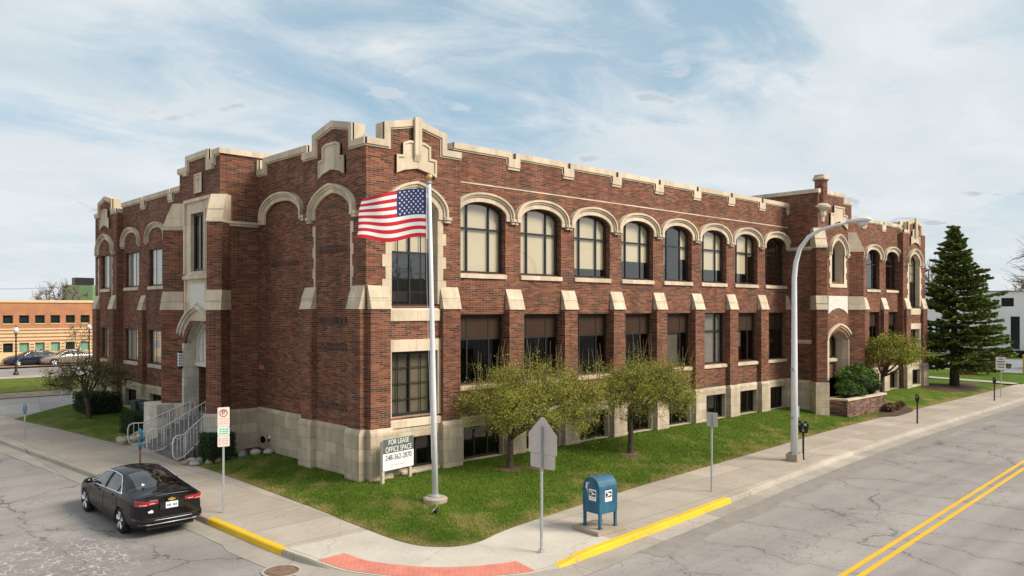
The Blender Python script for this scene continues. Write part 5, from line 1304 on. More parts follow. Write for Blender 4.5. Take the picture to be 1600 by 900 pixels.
# ------------------------------------------------------------------ cars
CARP = NB('black_car_paint'); CARP.b.inputs['Coat Weight'].default_value = 0.7; CARP.b.inputs['Coat Roughness'].default_value = 0.03; CARP = CARP.fin((0.004, 0.0045, 0.006), 0.55, 0.0, 0.06)
TAIL = NB('red_tail_lens'); TAIL.b.inputs['Coat Weight'].default_value = 1.0; TAIL = TAIL.fin((0.30, 0.006, 0.010), 0.3)
RIM = plain('alloy_rim', (0.72, 0.73, 0.75), 0.35, 0.55, 0.04)
LBAR = plain('pink_light_bar', (0.72, 0.42, 0.42), 0.3)
SEATM = plain('car_seat_cloth', (0.05, 0.05, 0.052), 0.9)
def car(name, label, cat, loc, rz, paint, detail=True, group=None, pitch=0.0, hi=True, sc=1.0):
    t = thing(name, loc, label, cat, group, rz); t.rotation_euler = (0, pitch, rz); t.scale = (sc, sc, sc)
    I = lambda x, T: float(np.interp(x, [a for a, _ in T], [b for _, b in T]))
    sm = lambda x, T: sum(I(x + d, T) for d in (-0.14, -0.07, 0, 0.07, 0.14)) / 5
    ZC = [(0, .99), (.05, 1.06), (.14, 1.095), (.55, 1.115), (.78, 1.165), (1.25, 1.325), (1.75, 1.43), (2.25, 1.462), (2.7, 1.44), (3.0, 1.365), (3.4, 1.19), (3.75, 1.03), (4.2, .955), (4.6, .85), (4.8, .74), (4.92, .56)]
    ZS = [(0, .90), (.15, .965), (1.0, 1.0), (2, .965), (3, .925), (3.7, .885), (4.4, .79), (4.75, .68), (4.92, .5)]
    WD = [(0, .72), (.06, .79), (.2, .86), (.45, .905), (1.0, .93), (2.5, .925), (3.8, .925), (4.35, .885), (4.7, .77), (4.86, .62), (4.92, .5)]
    WE = [(0, .60), (.5, .66), (.85, .645), (1.5, .565), (2.2, .575), (2.9, .60), (3.4, .665), (3.75, .72), (4.3, .68), (4.92, .33)]
    ZB = [(0, .34), (.3, .21), (.8, .19), (4.2, .19), (4.92, .26)]
    xs = np.linspace(0, 4.92, 124 if hi else 62); nb, ng, nt = 9, 8, 9
    def section(x):
        zc, zs_, w, we, zb = sm(x, ZC), sm(x, ZS), sm(x, WD), sm(x, WE), sm(x, ZB)
        zs_ = min(zs_, zc - 0.02)
        ze = max(zc - 0.055 - 0.02 * (zc > 1.2), zs_ + 0.01)
        low = [(0.0, zb), (.8 * w, zb), (.94 * w, zb + .05), (.985 * w, zb + .16), (w, lerp(zb, zs_, .45)), (.998 * w, lerp(zb, zs_, .62)), (.985 * w, lerp(zb, zs_, .78)), (.972 * w, lerp(zb, zs_, .9)), (.945 * w, zs_ - .008), (.925 * w, zs_)]
        Sx = low[-1]; P = list(low)
        for k in range(1, ng + 1):
            q = k / ng; bow = .025 * math.sin(math.pi * q); P.append((lerp(Sx[0], we, q) + bow, lerp(Sx[1], ze, q) + bow * .3))
        for k in range(1, nt + 1):
            y = we * (1 - k / nt); P.append((y, ze + (zc - ze) * (1 - (y / we) ** 2)))
        return P
    secs = [section(x) for x in xs]; NPt = len(secs[0]); iS, iE = 9, 9 + ng
    def surf(x, idx, side, off=0.0):
        P = section(x); a = int(idx); f = idx - a; b = min(a + 1, NPt - 1)
        y, z = lerp(P[a][0], P[b][0], f), lerp(P[a][1], P[b][1], f); 
        return (x, side * (y + off), z + off * 0.35)
    gl = {'windscreen': MB(), 'rear_window': MB(), -1: MB(), 1: MB()}; body = MB()
    rA, fA, rr = 1.05, 3.88, 0.375
    for side in (-1, 1):
        grid = [[(x, side * p[0], p[1]) for p in s_] for x, s_ in zip(xs, secs)]
        for i in range(len(xs) - 1):
            xm = (xs[i] + xs[i + 1]) / 2
            for j in range(NPt - 1):
                q = [grid[i][j], grid[i + 1][j], grid[i + 1][j + 1], grid[i][j + 1]]
                zm = sum(p[2] for p in q) / 4
                if j >= 1 and j < iS and min(math.hypot(xm - rA, zm - .33), math.hypot(xm - fA, zm - .33)) < rr: continue
                kind = None
                if iS <= j < iE:
                    tq = (j - iS + .5) / ng
                    if .05 < tq < .90 and 1.12 + .78 * tq ** 1.6 < xm < 3.62 - .80 * tq: kind = 'side_window'
                elif j >= iE:
                    tq = (j - iE + .5) / nt
                    if .7 < xm < 1.68 and tq > .06: kind = 'rear_window'
                    if 2.92 < xm < 3.68 and tq > .05: kind = 'windscreen'
                (gl[side if kind == 'side_window' else kind] if kind else body).add(q, [(0, 1, 2, 3)])
        ends = [grid[0], grid[-1]]
        for e in ends: body.add([(e[0][0], 0, .6)] + e, [(0, k, k + 1) for k in range(1, NPt)])
    def weld(mb, nm, mt, par):
        o = mb.build(nm, mt, par, fixn=False); bm = bmesh.new(); bm.from_mesh(o.data); bmesh.ops.remove_doubles(bm, verts=bm.verts, dist=1e-4); bmesh.ops.recalc_face_normals(bm, faces=bm.faces)
        for f in bm.faces: f.smooth = abs(f.normal.x) < .97
        bm.to_mesh(o.data); bm.free(); return o
    bd = weld(body, 'body', paint, t)
    for nm, mb in gl.items(): weld(mb, nm if isinstance(nm, str) else 'side_window', CARGL, t)
    # wheels
    for x in (rA, fA):
        for side in (-1, 1):
            wz = .335; yc = side * .80
            m = MB(); m.lathe([(0.22, -.11), (.30, -.115), (.33, -.09), (.335, 0), (.33, .09), (.30, .115), (.22, .11)], (x, yc, wz), 28, 'y'); wl = m.build('wheel', RUBBER, t, smooth=True)
            m = MB(); yo = yc + side * .075
            m.lathe([(.24, -.02), (.245, .035), (.225, .035), (.215, -.02)], (x, yo, wz), 28, 'y')
            m.lathe([(0.0, -.03 * side), (.055, -.03 * side), (.05, .03 * side), (0.0, .035 * side)], (x, yo, wz), 12, 'y')
            for k in range(5):
                for dd in (-.17, .17):
                    a = 2 * math.pi * k / 5 + .3; ca, sa = math.cos(a), math.sin(a); cb, sb = math.cos(a + dd), math.sin(a + dd)
                    m.tube([(x + .04 * ca, yo + side * .02, wz + .04 * sa), (x + .225 * cb, yo + side * .028, wz + .225 * sb)], .03, 5)
            m.build('rim', RIM, wl)
            m = MB(); m.lathe([(0.0, -.01), (.235, -.01), (.235, .0), (0, .0)], (x, yc + side * .03, wz), 24, 'y'); m.build('brake_disc', BLACKM, wl)
            m = MB(); m.lathe([(0.0, -.16), (.372, -.16), (.372, .085), (.36, .085), (.36, -.15), (0, -.15)], (x, side * .78, .34), 28, 'y') if False else m.tube([(x + .372 * math.cos(a), side * (sm(x + .37 * math.cos(a), WD) - .012), .33 + .372 * math.sin(a)) for a in np.linspace(-.35, math.pi + .35, 24)], .017, 6); m.build('wheel_arch', paint, t, smooth=True)
            m = MB(); m.box(x - .38, x + .38, min(side * .30, side * .62), max(side * .30, side * .62), .2, .74); m.build('wheel_well', RUBBER, t)
    # cabin
    m = MB(); m.box(1.0, 3.6, -.72, .72, .3, .5)
    for x in (1.35, 2.55):
        for y in (-.38, .38): m.box(x, x + .5, y - .26, y + .26, .5, .72); m.box(x - .1, x + .1, y - .26, y + .26, .7, 1.12); m.box(x - .08, x + .03, y - .12, y + .12, 1.13, 1.28)
    m.box(3.2, 3.7, -.7, .7, .6, .93); m.build('cabin', SEATM, t)
    # chrome round the side glass, pillars, handles, mirrors, lamps, plate
    for side in (-1, 1):
        path = []
        for q in np.linspace(.03, .93, 10): path.append(surf(1.10 + .78 * q ** 1.6, iS + q * ng, side, .006))
        for x in np.linspace(1.92, 2.85, 8): path.append(surf(x, iS + .93 * ng, side, .006))
        for q in np.linspace(.9, .03, 8): path.append(surf(3.64 - .8 * q, iS + q * ng, side, .006))
        for x in np.linspace(3.5, 1.2, 12): path.append(surf(x, iS + .03 * ng, side, .006))
        m = MB(); m.tube(path, .019 if detail else .01, 6, closed=True); m.build('window_trim', CHROME, t, smooth=True)
        m = MB(); m.tube([surf(2.33, iS + q * ng, side, .004) for q in (.04, .35, .65, .92)], .03, 4); m.build('pillar', BLACKM, t)
        m = MB(); m.tube([surf(1.42, iS + q * ng, side, .004) for q in (.04, .25, .5, .7)], .018, 4); m.build('pillar', BLACKM, t)
        for x in (1.55, 2.6):
            m = MB(); m.tube([surf(x, 7.0, side, .015), surf(x + .1, 7.05, side, .032), surf(x + .2, 7.1, side, .015)], .016, 6); m.build('door_handle', paint, t, smooth=True)
        for x0_, x1_ in ((2.36, 2.30), (3.52, 3.45), (1.25, 1.32)):
            m = MB(); m.tube([surf(lerp(x0_, x1_, k / 5), 2.8 + k / 5 * 6, side, .001) for k in range(6)], .006, 4); m.build('door_seam', RUBBER, t)
        m = MB(); p = surf(3.38, iS + .6, side, 0.0); vs = []
        for i in range(7):
            for k in range(10):
                a, b_ = math.pi * i / 6, 2 * math.pi * k / 10; vs.append((p[0] + .075 * math.cos(a), p[1] + side * (.13 + .12 * math.sin(a) * math.cos(b_)), p[2] + .06 + .075 * math.sin(a) * math.sin(b_)))
        m.add(vs, [(i * 10 + k, i * 10 + (k + 1) % 10, (i + 1) * 10 + (k + 1) % 10, (i + 1) * 10 + k) for i in range(6) for k in range(10)]); m.tube([p, (p[0], p[1] + side * .08, p[2] + .03)], .025, 6); m.build('mirror', paint, t, smooth=True)
        # tail lamp wrapping the corner
        def rearx(y): return float(np.interp(abs(y), [.62, .70, .76, .80, .835], [0.0, .012, .045, .12, .24]))
        def rear_patch(nm, ya, yb, za, zb, mt, off, par, zslope=0.0):
            m = MB(); n_ = 10; vs = []
            for i in range(n_ + 1):
                y = lerp(ya, yb, i / n_); x = rearx(y) - off; oy = off * .6 if abs(y) > .74 else 0
                for z, in_ in ((za + zslope * (1 - i / n_) * 3, 0), (zb + zslope * i / n_, 0)): vs += [(x, side * (y + oy), z), (x + .05 + off, side * (y - .01), z)]
            for i in range(n_):
                a = i * 4; b_ = a + 4; m.f += [[o + len(m.v) for o in q] for q in ((a, b_, b_ + 2, a + 2), (a, a + 1, b_ + 1, b_), (a + 2, b_ + 2, b_ + 3, a + 3))]; m.mi += [0, 0, 0]
            m.v += vs; m.add([vs[0], vs[1], vs[3], vs[2]], [(0, 1, 2, 3)]); m.add(vs[-4:], [(0, 1, 3, 2)]); return m.build(nm, mt, par)
        tl = rear_patch('tail_light', .34, .835, .835, .955, TAIL, .022, t, .015)
        rear_patch('light_bar', .42, .56, .890, .906, LBAR if detail else TAIL, .025, tl); rear_patch('light_bar', .62, .78, .868, .886, LBAR if detail else TAIL, .025, tl)
        rear_patch('reflector', .62, .75, .375, .41, TAIL, .03, t)
        m = MB(); m.box(4.5, 4.74, min(side * .40, side * .66), max(side * .40, side * .66), .60, .70); m.build('headlight', LENS, t)
    m = MB(); m.box(-.03, .05, -.30, .30, .70, .895); m.build('plate_recess', BLACKM, t)
    m = MB(); m.box(-.042, -.03, -.155, .155, .73, .885); pl = m.build('number_plate', WHITE, t)
    if detail:
        m = MB(); y = -.125
        for k in range(7):
            if k != 3: m.box(-.045, -.042, -.125 + k * .037, -.10 + k * .037, .775, .835)
        m.build('plate_characters', plain('plate_blue', (0.06, 0.12, 0.3), 0.5), pl)
        m = MB(); m.prism([(-.10, .925), (-.085, .965), (-.04, .965), (-.035, .985), (.035, .985), (.04, .965), (.10, .965), (.085, .925), (.04, .925), (.035, .905), (-.035, .905), (-.04, .925)], -.028, -.005, lambda y, z, x: (x, y, z)); m.build('badge', GOLD, t)
        m = MB(); m.box(-.03, -.012, .36, .56, .965, .985); m.build('name_badge', CHROME, t)
        m = MB(); m.prism([(.46, .70), (.50, .745), (.55, .72), (.60, .71), (.58, .67), (.48, .665)], -.04, -.02, lambda y, z, x: (x, y, z)); m.build('sticker', WHITE, t)
        m = MB(); m.prism([(.37, 1.215), (.42, 1.235), (.46, 1.20), (.41, 1.20)], .80, .815, lambda y, z, x: (x + (z - 1.2) * 2.8 - .02, y, z + .012)); m.build('window_sticker', WHITE, t)
    m = MB(); m.tube([(.27, -.84, .48), (.03, -.73, .45), (-.02, -.5, .44), (-.03, 0, .44), (-.02, .5, .44), (.03, .73, .45), (.27, .84, .48)], .075, 8); m.build('bumper', paint, t, smooth=True)
    m = MB(); m.tube([(.10, -.78, .385), (-.045, -.6, .372), (-.065, 0, .372), (-.045, .6, .372), (.10, .78, .385)], .018, 6); m.build('bumper_trim', GALV, t, smooth=True)
    m = MB(); m.box(.05, .3, -.60, .60, .22, .37); m.build('diffuser', RUBBER, t)
    m = MB(); m.tube([(.02, -.66, 1.045), (.0, -.4, 1.075), (-.01, 0, 1.085), (.0, .4, 1.075), (.02, .66, 1.045)], .02, 6); m.build('boot_lip', paint, t, smooth=True)
    m = MB(); m.prism([(1.75, 1.43), (1.95, 1.45), (1.85, 1.51), (1.78, 1.51)], -.015, .015, lambda x, z, y: (x, y, z)); m.build('antenna', paint, t)
    return t
# the near saloon faces away along the side street
ph = R(91.5)
car('parked_car', 'black four-door saloon car parked at the left kerb, seen from behind', 'car', (-5.78, -0.10, h(0.5) + 0.0), ph, CARP, True, pitch=-0.018, sc=0.97)
NAVYP = plain('dark_blue_car_paint', (0.012, 0.018, 0.035), 0.25, 0.2, 0.03, coat=1.0); SILV = plain('champagne_car_paint', (0.33, 0.29, 0.25), 0.3, 0.6, 0.03, coat=1.0)
FG = 'cars parked by the orange brick building'
car('parked_car', 'dark saloon parked in front of the orange brick building, left of the silver one', 'car', (7.2, 63.0, 0.56), R(180), NAVYP, False, FG, 0, False)
car('parked_car', 'champagne silver saloon parked in front of the orange brick building', 'car', (9.9, 62.0, 0.56), R(180), SILV, False, FG, 0, False)
car('parked_car', 'dark blue saloon parked on the lot by the white building', 'car', (72.5, -3.4, 0.12), R(70), NAVYP, False, None, 0, False)

# ------------------------------------------------------------------ planting
def crown_tree(name, label, base, trunk_h, cc, cr, nlimb, nsec, ntwig, nleaf, lsize, lmat, bmat, r0=0.13, cat='tree', group=None, up=0.0, seed=1, hollow=0.45, twig_r=0.008, lsig=0.16, lean=(0, 0), shoots=0):
    rg = np.random.default_rng(seed); t = thing(name, base, label, cat, group)
    cc = np.array(cc, float); cr = np.array(cr, float)
    m = MB(); nodes = []; dirs = []
    def branch(a, b, ra, rb, n=4, wob=0.08, sides=6, sag=0.0):
        a, b = np.array(a, float), np.array(b, float); L_ = np.linalg.norm(b - a); pts = []
        j = rg.normal(0, wob * L_, 3)
        for i in range(n + 1):
            q = i / n; p = a + (b - a) * q + j * math.sin(math.pi * q) + np.array([0, 0, sag * L_ * math.sin(math.pi * q)]); pts.append(p)
        m.tube([tuple(p) for p in pts], [lerp(ra, rb, i / n) for i in range(n + 1)], sides)
        return pts
    top = np.array([lean[0], lean[1], trunk_h])
    m.tube([(0, 0, -0.15), (0, 0, 0.05), (lean[0] * .3 + .03, lean[1] * .3, trunk_h * .4), tuple(top)], [r0 * 1.7, r0 * 1.2, r0, r0 * .85], 9)
    def sample(k, rmin, rmax, zlo=-0.9):
        out = []
        while len(out) < k:
            d = rg.normal(size=3); d /= np.linalg.norm(d)
            if d[2] < zlo: continue
            rr = rg.uniform(rmin ** 2, rmax ** 2) ** .5
            bump = 1 + .16 * math.sin(d[0] * 5 + seed) * math.cos(d[1] * 4 + seed * 2)
            out.append(cc + d * cr * rr * bump)
        return out
    lv = [(top, r0 * .8)]
    for k, p in enumerate(sample(nlimb, .35, .55, -0.3)):
        pts = branch(top - np.array([0, 0, rg.uniform(0, .25) * trunk_h * .4]), p, r0 * .62, r0 * .3, 5, .12, 7, 0.06)
        lv += [(q, r0 * .3) for q in pts[2:]]
    l2 = list(lv)
    A = np.array([q for q, _ in lv])
    for p in sample(nsec, .5, .85, -0.55):
        i = int(np.argmin(np.linalg.norm(A - p, axis=1))); pts = branch(A[i], p, r0 * .26, r0 * .11, 4, .12, 5); l2 += [(q, r0 * .1) for q in pts[1:]]
    A = np.array([q for q, _ in l2]); tw = []
    for p in sample(ntwig, hollow, 1.0, -0.75):
        i = int(np.argmin(np.linalg.norm(A - p, axis=1) + 0.0)); pts = branch(A[i], p * np.array([1, 1, 1]) + (p - cc) * rg.uniform(-.1, .16) + np.array([0, 0, up * rg.uniform(-.3, 1) ** 2]), max(twig_r * 1.6, .004), twig_r * .5, 3, .12, 4); tw += pts[1:]; 
    sm_ = MB(); m_, m = m, sm_
    for _ in range(shoots):
        p = sample(1, .75, .95, 0.35)[0]; e = p + np.array([rg.normal(0, .12), rg.normal(0, .12), rg.uniform(.4, 1.3)]); tw2 = branch(p, e, .013, .006, 2, .03, 4); tw += tw2[:2]
    if shoots: m.build('water_shoots', SHOOT, t, fixn=False)
    m = m_
    o = m.build('trunk', bmat, t, smooth=True, fixn=False)
    if nleaf:
        T = np.array(tw); w_ = rg.exponential(1, len(T)) ** 1.3; idx = rg.choice(len(T), nleaf, p=w_ / w_.sum()); P = T[idx] + rg.normal(0, lsig, (nleaf, 3)) * np.array([1, 1, .8])
        v, f = leaf_cards(P, lsize, .62); mesh_np('crown', v, f, lmat, t)
    return t
crown_tree('ornamental_tree', 'wide spreading budding tree nearest the flagpole, before the first windows', (4.6, -1.4, lz(4.6, -1.4)), 1.05, (0.95, -0.3, 2.05), (2.75, 2.5, 1.35), 9, 80, 900, 60000, .042, LEAF, BARK, .10, 'tree', 'spring trees on the front lawn', .25, 3, .35, .007, .13, (.05, .0), 70)
crown_tree('ornamental_tree', 'budding tree with a straight trunk, second along the lawn from the flagpole', (10.05, -2.08, lz(10.05, -2.08)), 1.25, (0.8, -0.15, 2.2), (2.1, 1.95, 1.25), 8, 60, 700, 42000, .043, LEAF, BARK, .10, 'tree', 'spring trees on the front lawn', .25, 8, .35, .007, .12, (.0, .0), 50)
crown_tree('ornamental_tree', 'small budding tree near the brick planter at the far end of the lawn', (35.3, -0.9, lz(35.3, -0.9)), 1.3, (0.7, -0.35, 2.6), (2.0, 1.9, 1.1), 7, 50, 420, 14000, .085, LEAF, BARK, .11, 'tree', 'spring trees on the front lawn', .1, 5, .35, .008, .15, (.1, 0), 12)
crown_tree('ornamental_tree', 'dark twiggy budding tree on the side lawn left of the steps', (-2.2, 20.1, lz(-2.2, 20.1)), 1.0, (0.0, 0.0, 1.85), (2.0, 2.0, 1.0), 8, 70, 620, 6500, .06, LEAFO, BARK, .10, 'tree', None, .1, 11, .4, .009, .14, (-.1, .1), 10)

# spruce
def spruce(name, label, base, H, Rb, z0, seed, card=.2, dens=1.0, group=None):
    rg = np.random.default_rng(seed); t = thing(name, base, label, 'spruce', group)
    m = MB(); m.tube([(0, 0, -.2), (0.02, 0, z0), (0, .03, H * .6), (0, 0, H)], [.34 * H / 11, .28 * H / 11, .12 * H / 11, .015], 9)
    P = []; D = []; z = z0; k = 0
    while z < H - .15:
        f = (z - z0) / (H - z0); R_ = Rb * ((1 - f) ** .92 * .97 + .035) * (0.72 + .28 * min(1, f / .07)); nb = int(9 + 4 * (1 - f)); a0 = rg.uniform(0, 6.28)
        for b in range(nb):
            a = a0 + 2 * math.pi * b / nb + rg.normal(0, .12); r = R_ * rg.uniform(.74, 1.16); r *= 1 + .14 * math.sin(3 * a + z * 1.7) + .08 * math.sin(5 * a - z * 2.9); zz = z + rg.normal(0, .24)
            ca, sa = math.cos(a), math.sin(a); pts = []
            n = 8
            for i in range(n + 1):
                q = i / n; dz = (-.36 * q + .30 * q * q) * r * (1.0 - .9 * f) + f * .35 * r * q; pts.append(np.array([ca * r * q + .42 * (1 - f) * (R_ > 1.2) * q, sa * r * q - .42 * (1 - f) * (R_ > 1.2) * q, zz + dz]))
            m.tube([tuple(p) for p in pts[::2]], [.035 * (1 - f) + .012, .025 * (1 - f) + .01, .018, .012, .006], 4)
            cnt = int((26 + 95 * r / Rb) * dens)
            for _ in range(cnt):
                q = rg.uniform(.10, 1.04) ** .75; i = min(int(q * n), n - 1); p = pts[i] + (pts[i + 1] - pts[i]) * (q * n - i)
                w = (.10 + .42 * (1 - q) * q * 2.2) * (r * .42 + .12); s = rg.choice((-1, 1)) * abs(rg.normal(0, .55)); s = max(-1.1, min(1.1, s))
                side = np.array([-sa, ca, 0]); pos = p + side * s * w - np.array([0, 0, abs(s) * .07 * r * .6]) + rg.normal(0, .03, 3)
                P.append(pos); D.append(np.array([ca, sa, -.05]) + side * s * 1.1 + np.array([0, 0, rg.normal(0.05, .2)]))
        z += (.34 * (1 - f) + .17) * H / 11.4; k += 1
    for _ in range(60): P.append(np.array([rg.normal(0, .04), rg.normal(0, .04), H - rg.uniform(0, .9)])); D.append(np.array([rg.normal(0, .4), rg.normal(0, .4), 1]))
    m.build('trunk', BARK, t, smooth=True, fixn=False)
    v, f_ = leaf_cards(P, card, .46, D, .8); mesh_np('crown', v, f_, NEEDLE, t)
    return t
spruce('spruce_tree', 'tall dense dark green spruce at the far right corner of the building', (47.3, -1.0, lz(47.3, -1.0)), 11.0, 3.75, 1.7, 4, .26, 2.7)
spruce('spruce_tree', 'spruce cut by the right picture edge, before the white building', (75.5, -4.4, 0.1), 7.5, 2.2, 1.3, 6, .36, .8)

def shrub(name, label, loc, r, mat, n, size, cat='shrub', group=None, seed=0, boxy=False, rz=0.0, lump=.12, shell=.75):
    rg = np.random.default_rng(seed + 50); t = thing(name, loc, label, cat, group, rz); r = np.array(r, float)
    if boxy:
        P = rg.uniform(-1, 1, (n, 3)); ax = rg.integers(0, 3, n); sg = rg.choice((-1, 1), n); keep = ~((ax == 2) & (sg < 0)); P[np.arange(n), ax] = sg * rg.uniform(.9, 1.04, n); P = P[keep]; P += rg.normal(0, .02, P.shape)
        P = P * r + np.array([0, 0, r[2]])
    else:
        d = rg.normal(size=(n, 3)); d /= np.linalg.norm(d, axis=1)[:, None]; d[:, 2] = np.where(d[:, 2] < -.35, -d[:, 2], d[:, 2])
        lm = 1 + lump * (np.sin(d[:, 0] * 6 + seed) * np.cos(d[:, 1] * 5 + seed) + .7 * np.sin(d[:, 2] * 8 + d[:, 0] * 4))
        P = d * r * (lm * rg.uniform(shell, 1.02, n))[:, None] + np.array([0, 0, r[2] * .85])
    v, f = leaf_cards(P, size, .55); mesh_np('foliage', v, f, mat, t)
    m = MB()
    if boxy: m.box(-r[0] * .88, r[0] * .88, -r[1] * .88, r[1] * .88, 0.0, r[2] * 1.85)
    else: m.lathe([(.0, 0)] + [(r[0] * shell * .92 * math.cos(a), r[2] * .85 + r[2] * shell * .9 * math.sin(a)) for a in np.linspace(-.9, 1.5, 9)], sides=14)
    m.build('dark_core', plain('dark_core', (0.012, 0.015, 0.008), 0.95) if not bpy.data.materials.get('dark_core') else bpy.data.materials['dark_core'], t)  # solid near-black core filling the inside of the leaf shell
    for s in (-.3, .3):
        m = MB(); m.tube([(s * r[0], 0, -.1), (s * r[0] * .9, 0, r[2] * .6)], .025, 5); m.build('stem', BARK, t)
    return t
shrub('clipped_hedge', 'small clipped hedge right of the steps, at the mulch bed', (-1.55, 7.15, lz(-1.4, 7.15)), (.5, .42, .47), BOX, 4200, .06, 'hedge', None, 1, True)
shrub('clipped_hedge', 'clipped hedge left of the steps in front of the green bins', (-1.75, 14.6, lz(-1.7, 14.6)), (.55, .75, .42), BOX, 4200, .065, 'hedge', None, 2, True)
shrub('clipped_hedge', 'long low clipped hedge behind the twiggy tree on the side lawn', (-1.25, 22.2, lz(-1.2, 22.2)), (.75, 1.35, .45), BOX, 5200, .08, 'hedge', None, 3, True)
# brick planter with evergreens at the far portal
PLB = brick('planter_brick', [(0.0, (0.07, 0.035, 0.03)), (0.3, (0.13, 0.06, 0.045)), (0.6, (0.20, 0.10, 0.075)), (0.85, (0.26, 0.15, 0.11))], (0.36, 0.30, 0.25))
PLN = thing('brick_planter', (29.3, -1.7, 0.4), 'low weathered red brick planter with a stone rim, before the far portal', 'planter')
m = MB(); m.box(-2.35, 2.3, -0.75, 0.4, -.4, .75); m.build('wall', PLB, PLN)
m = MB(); m.ribbon([(-2.41, -0.81), (2.36, -0.81), (2.36, .4), (-2.41, .4)], .3, .75, .84, lambda x, t, y: (x, y, t), closed=True); m.build('rim', TRIM, PLN)
m = MB(); m.box(-2.2, 2.15, -.6, .38, .7, .79); m.build('soil', MULCH, PLN)
PLN.location = (29.05, -1.95, 0.35)
shrub('juniper_shrub', 'large bright green juniper spreading out of the brick planter', (29.35, -1.95, 1.12), (1.75, .85, .85), JUNI, 6500, .13, 'shrub', None, 6, False, 0, .2, .55)
shrub('boxwood_ball', 'round clipped boxwood at the near end of the brick planter', (27.75, -2.2, 1.1), (.68, .5, .52), JUNI, 2600, .08, 'shrub', None, 7)
shrub('boxwood_ball', 'small round clipped boxwood in the middle of the brick planter', (28.75, -2.45, 1.1), (.42, .32, .3), JUNI, 1500, .08, 'shrub', None, 8)
shrub('boxwood_ball', 'dark round boxwood at the far end of the brick planter', (30.6, -2.2, 1.1), (.6, .5, .5), BOX, 2000, .09, 'shrub', None, 9)
for i, (x, y, s_, lab) in enumerate(((31.0, -3.05, .42, 'reddish brown dry shrub nearest the brick planter'), (32.0, -3.0, .34, 'middle of the low dry brown shrubs on the mulch'), (33.3, -2.75, .3, 'dry brown shrub farthest from the planter on the mulch'))):
    shrub('dry_shrub', lab, (x, y, lz(x, y)), (s_ * 1.1, s_ * .8, s_ * .6), BROWNL, 900, .08, 'shrub', 'dry shrubs on the mulch', 20 + i)
# boulders edging the beds
ROCKS = [plain('boulder_' + n_, c, .9, var=.25, scale=7) for n_, c in (('tan', (.29, .235, .18)), ('grey', (.23, .22, .21)), ('pale', (.37, .34, .30)), ('rosy', (.27, .185, .15)), ('blue_grey', (.19, .21, .22)))]
def boulder(x, y, r, k, seed, label, group=None, sq=.72):
    rg = np.random.default_rng(seed); bm = bmesh.new(); bmesh.ops.create_icosphere(bm, subdivisions=3, radius=1)
    a, b, c = rg.uniform(.8, 1.25), rg.uniform(.75, 1.1), sq * rg.uniform(.85, 1.1); ph_ = rg.uniform(0, 6, 6)
    for v in bm.verts:
        d = v.co.copy(); n_ = 1 + .10 * math.sin(3 * d.x + ph_[0]) * math.cos(2.5 * d.y + ph_[1]) + .08 * math.sin(4 * d.z + ph_[2]) + .05 * math.sin(7 * d.x + ph_[3]) * math.sin(6 * d.y + ph_[4]); v.co = Vector((d.x * a, d.y * b, d.z * c)) * n_ * r
    for f in bm.faces: f.smooth = True
    me = bpy.data.meshes.new('boulder'); bm.to_mesh(me); bm.free(); me.materials.append(ROCKS[k]); o = bpy.data.objects.new('boulder', me); COL.objects.link(o)
    o.location = (x, y, max(lz(x, y), .16 + h(y)) + r * sq * .5); o.rotation_euler = (0, 0, rg.uniform(0, 6)); return tag(o, label, 'boulder', group)
edge = [(-2.62, 7.35, .17, 0), (-2.42, 7.02, .20, 2), (-2.15, 7.25, .22, 4), (-1.98, 6.85, .19, 0), (-1.62, 6.9, .23, 3), (-1.2, 6.95, .22, 0), (-.78, 6.8, .24, 4), (-.36, 6.68, .22, 2), (.02, 6.45, .22, 2), (-2.3, 7.55, .19, 2)]
for i, (x, y, r, k) in enumerate(edge):
    boulder(x, y, r * .8, k, i, 'small rounded edging boulder between the lawn and the mulch bed right of the steps', 'edging boulders right of the steps', .7)
boulder(-.75, 7.55, .34, 0, 77, 'large flat brown boulder lying on the mulch by the stone base')
left = [(-3.0, 12.75, .22, 2), (-2.75, 13.1, .26, 0), (-2.5, 12.8, .24, 2), (-2.35, 13.3, .28, 1), (-2.1, 13.6, .27, 0), (-2.9, 13.4, .18, 2), (-2.2, 13.05, .24, 2)]
for i, (x, y, r, k) in enumerate(left):
    boulder(x, y, r * .85, k, 40 + i, 'rounded boulder heaped at the lawn corner left of the steps', 'boulders left of the steps', .75)
# wheeled bins
BING = plain('green_bin_plastic', (0.018, 0.045, 0.04), 0.5, 0, .15)
for (x, y, lab) in ((-1.0, 15.6, 'dark green wheeled bin, the one nearer the steps, beside the cheek wall'), (-1.1, 16.45, 'dark green wheeled bin, the one farther from the steps')):
    t = thing('wheeled_bin', (x, y, lz(x, y)), lab, 'bin', 'green bins left of the steps')
    m = MB(); m.hexa([(-.25, -.28, .1), (.25, -.28, .1), (.25, .28, .1), (-.25, .28, .1)], [(-.33, -.34, 1.0), (.33, -.34, 1.0), (.33, .34, 1.0), (-.33, .34, 1.0)]); m.build('body', BING, t)
    m = MB(); m.prism([(-.38, 1.002), (.36, 1.002), (.36, 1.06), (.0, 1.12), (-.38, 1.07)], -.36, .36, lambda a, z, b: (a, b, z)); m.build('lid', BING, t)
    for s in (-.28, .28):
        m = MB(); m.lathe([(0, -.03), (.12, -.03), (.12, .03), (0, .03)], (.22, s, .12), 14, 'y'); m.build('wheel', RUBBER, t)
    m = MB(); m.tube([(.36, -.25, .98), (.42, -.25, .98), (.42, .25, .98), (.36, .25, .98)], .018, 6); m.build('handle', BING, t)

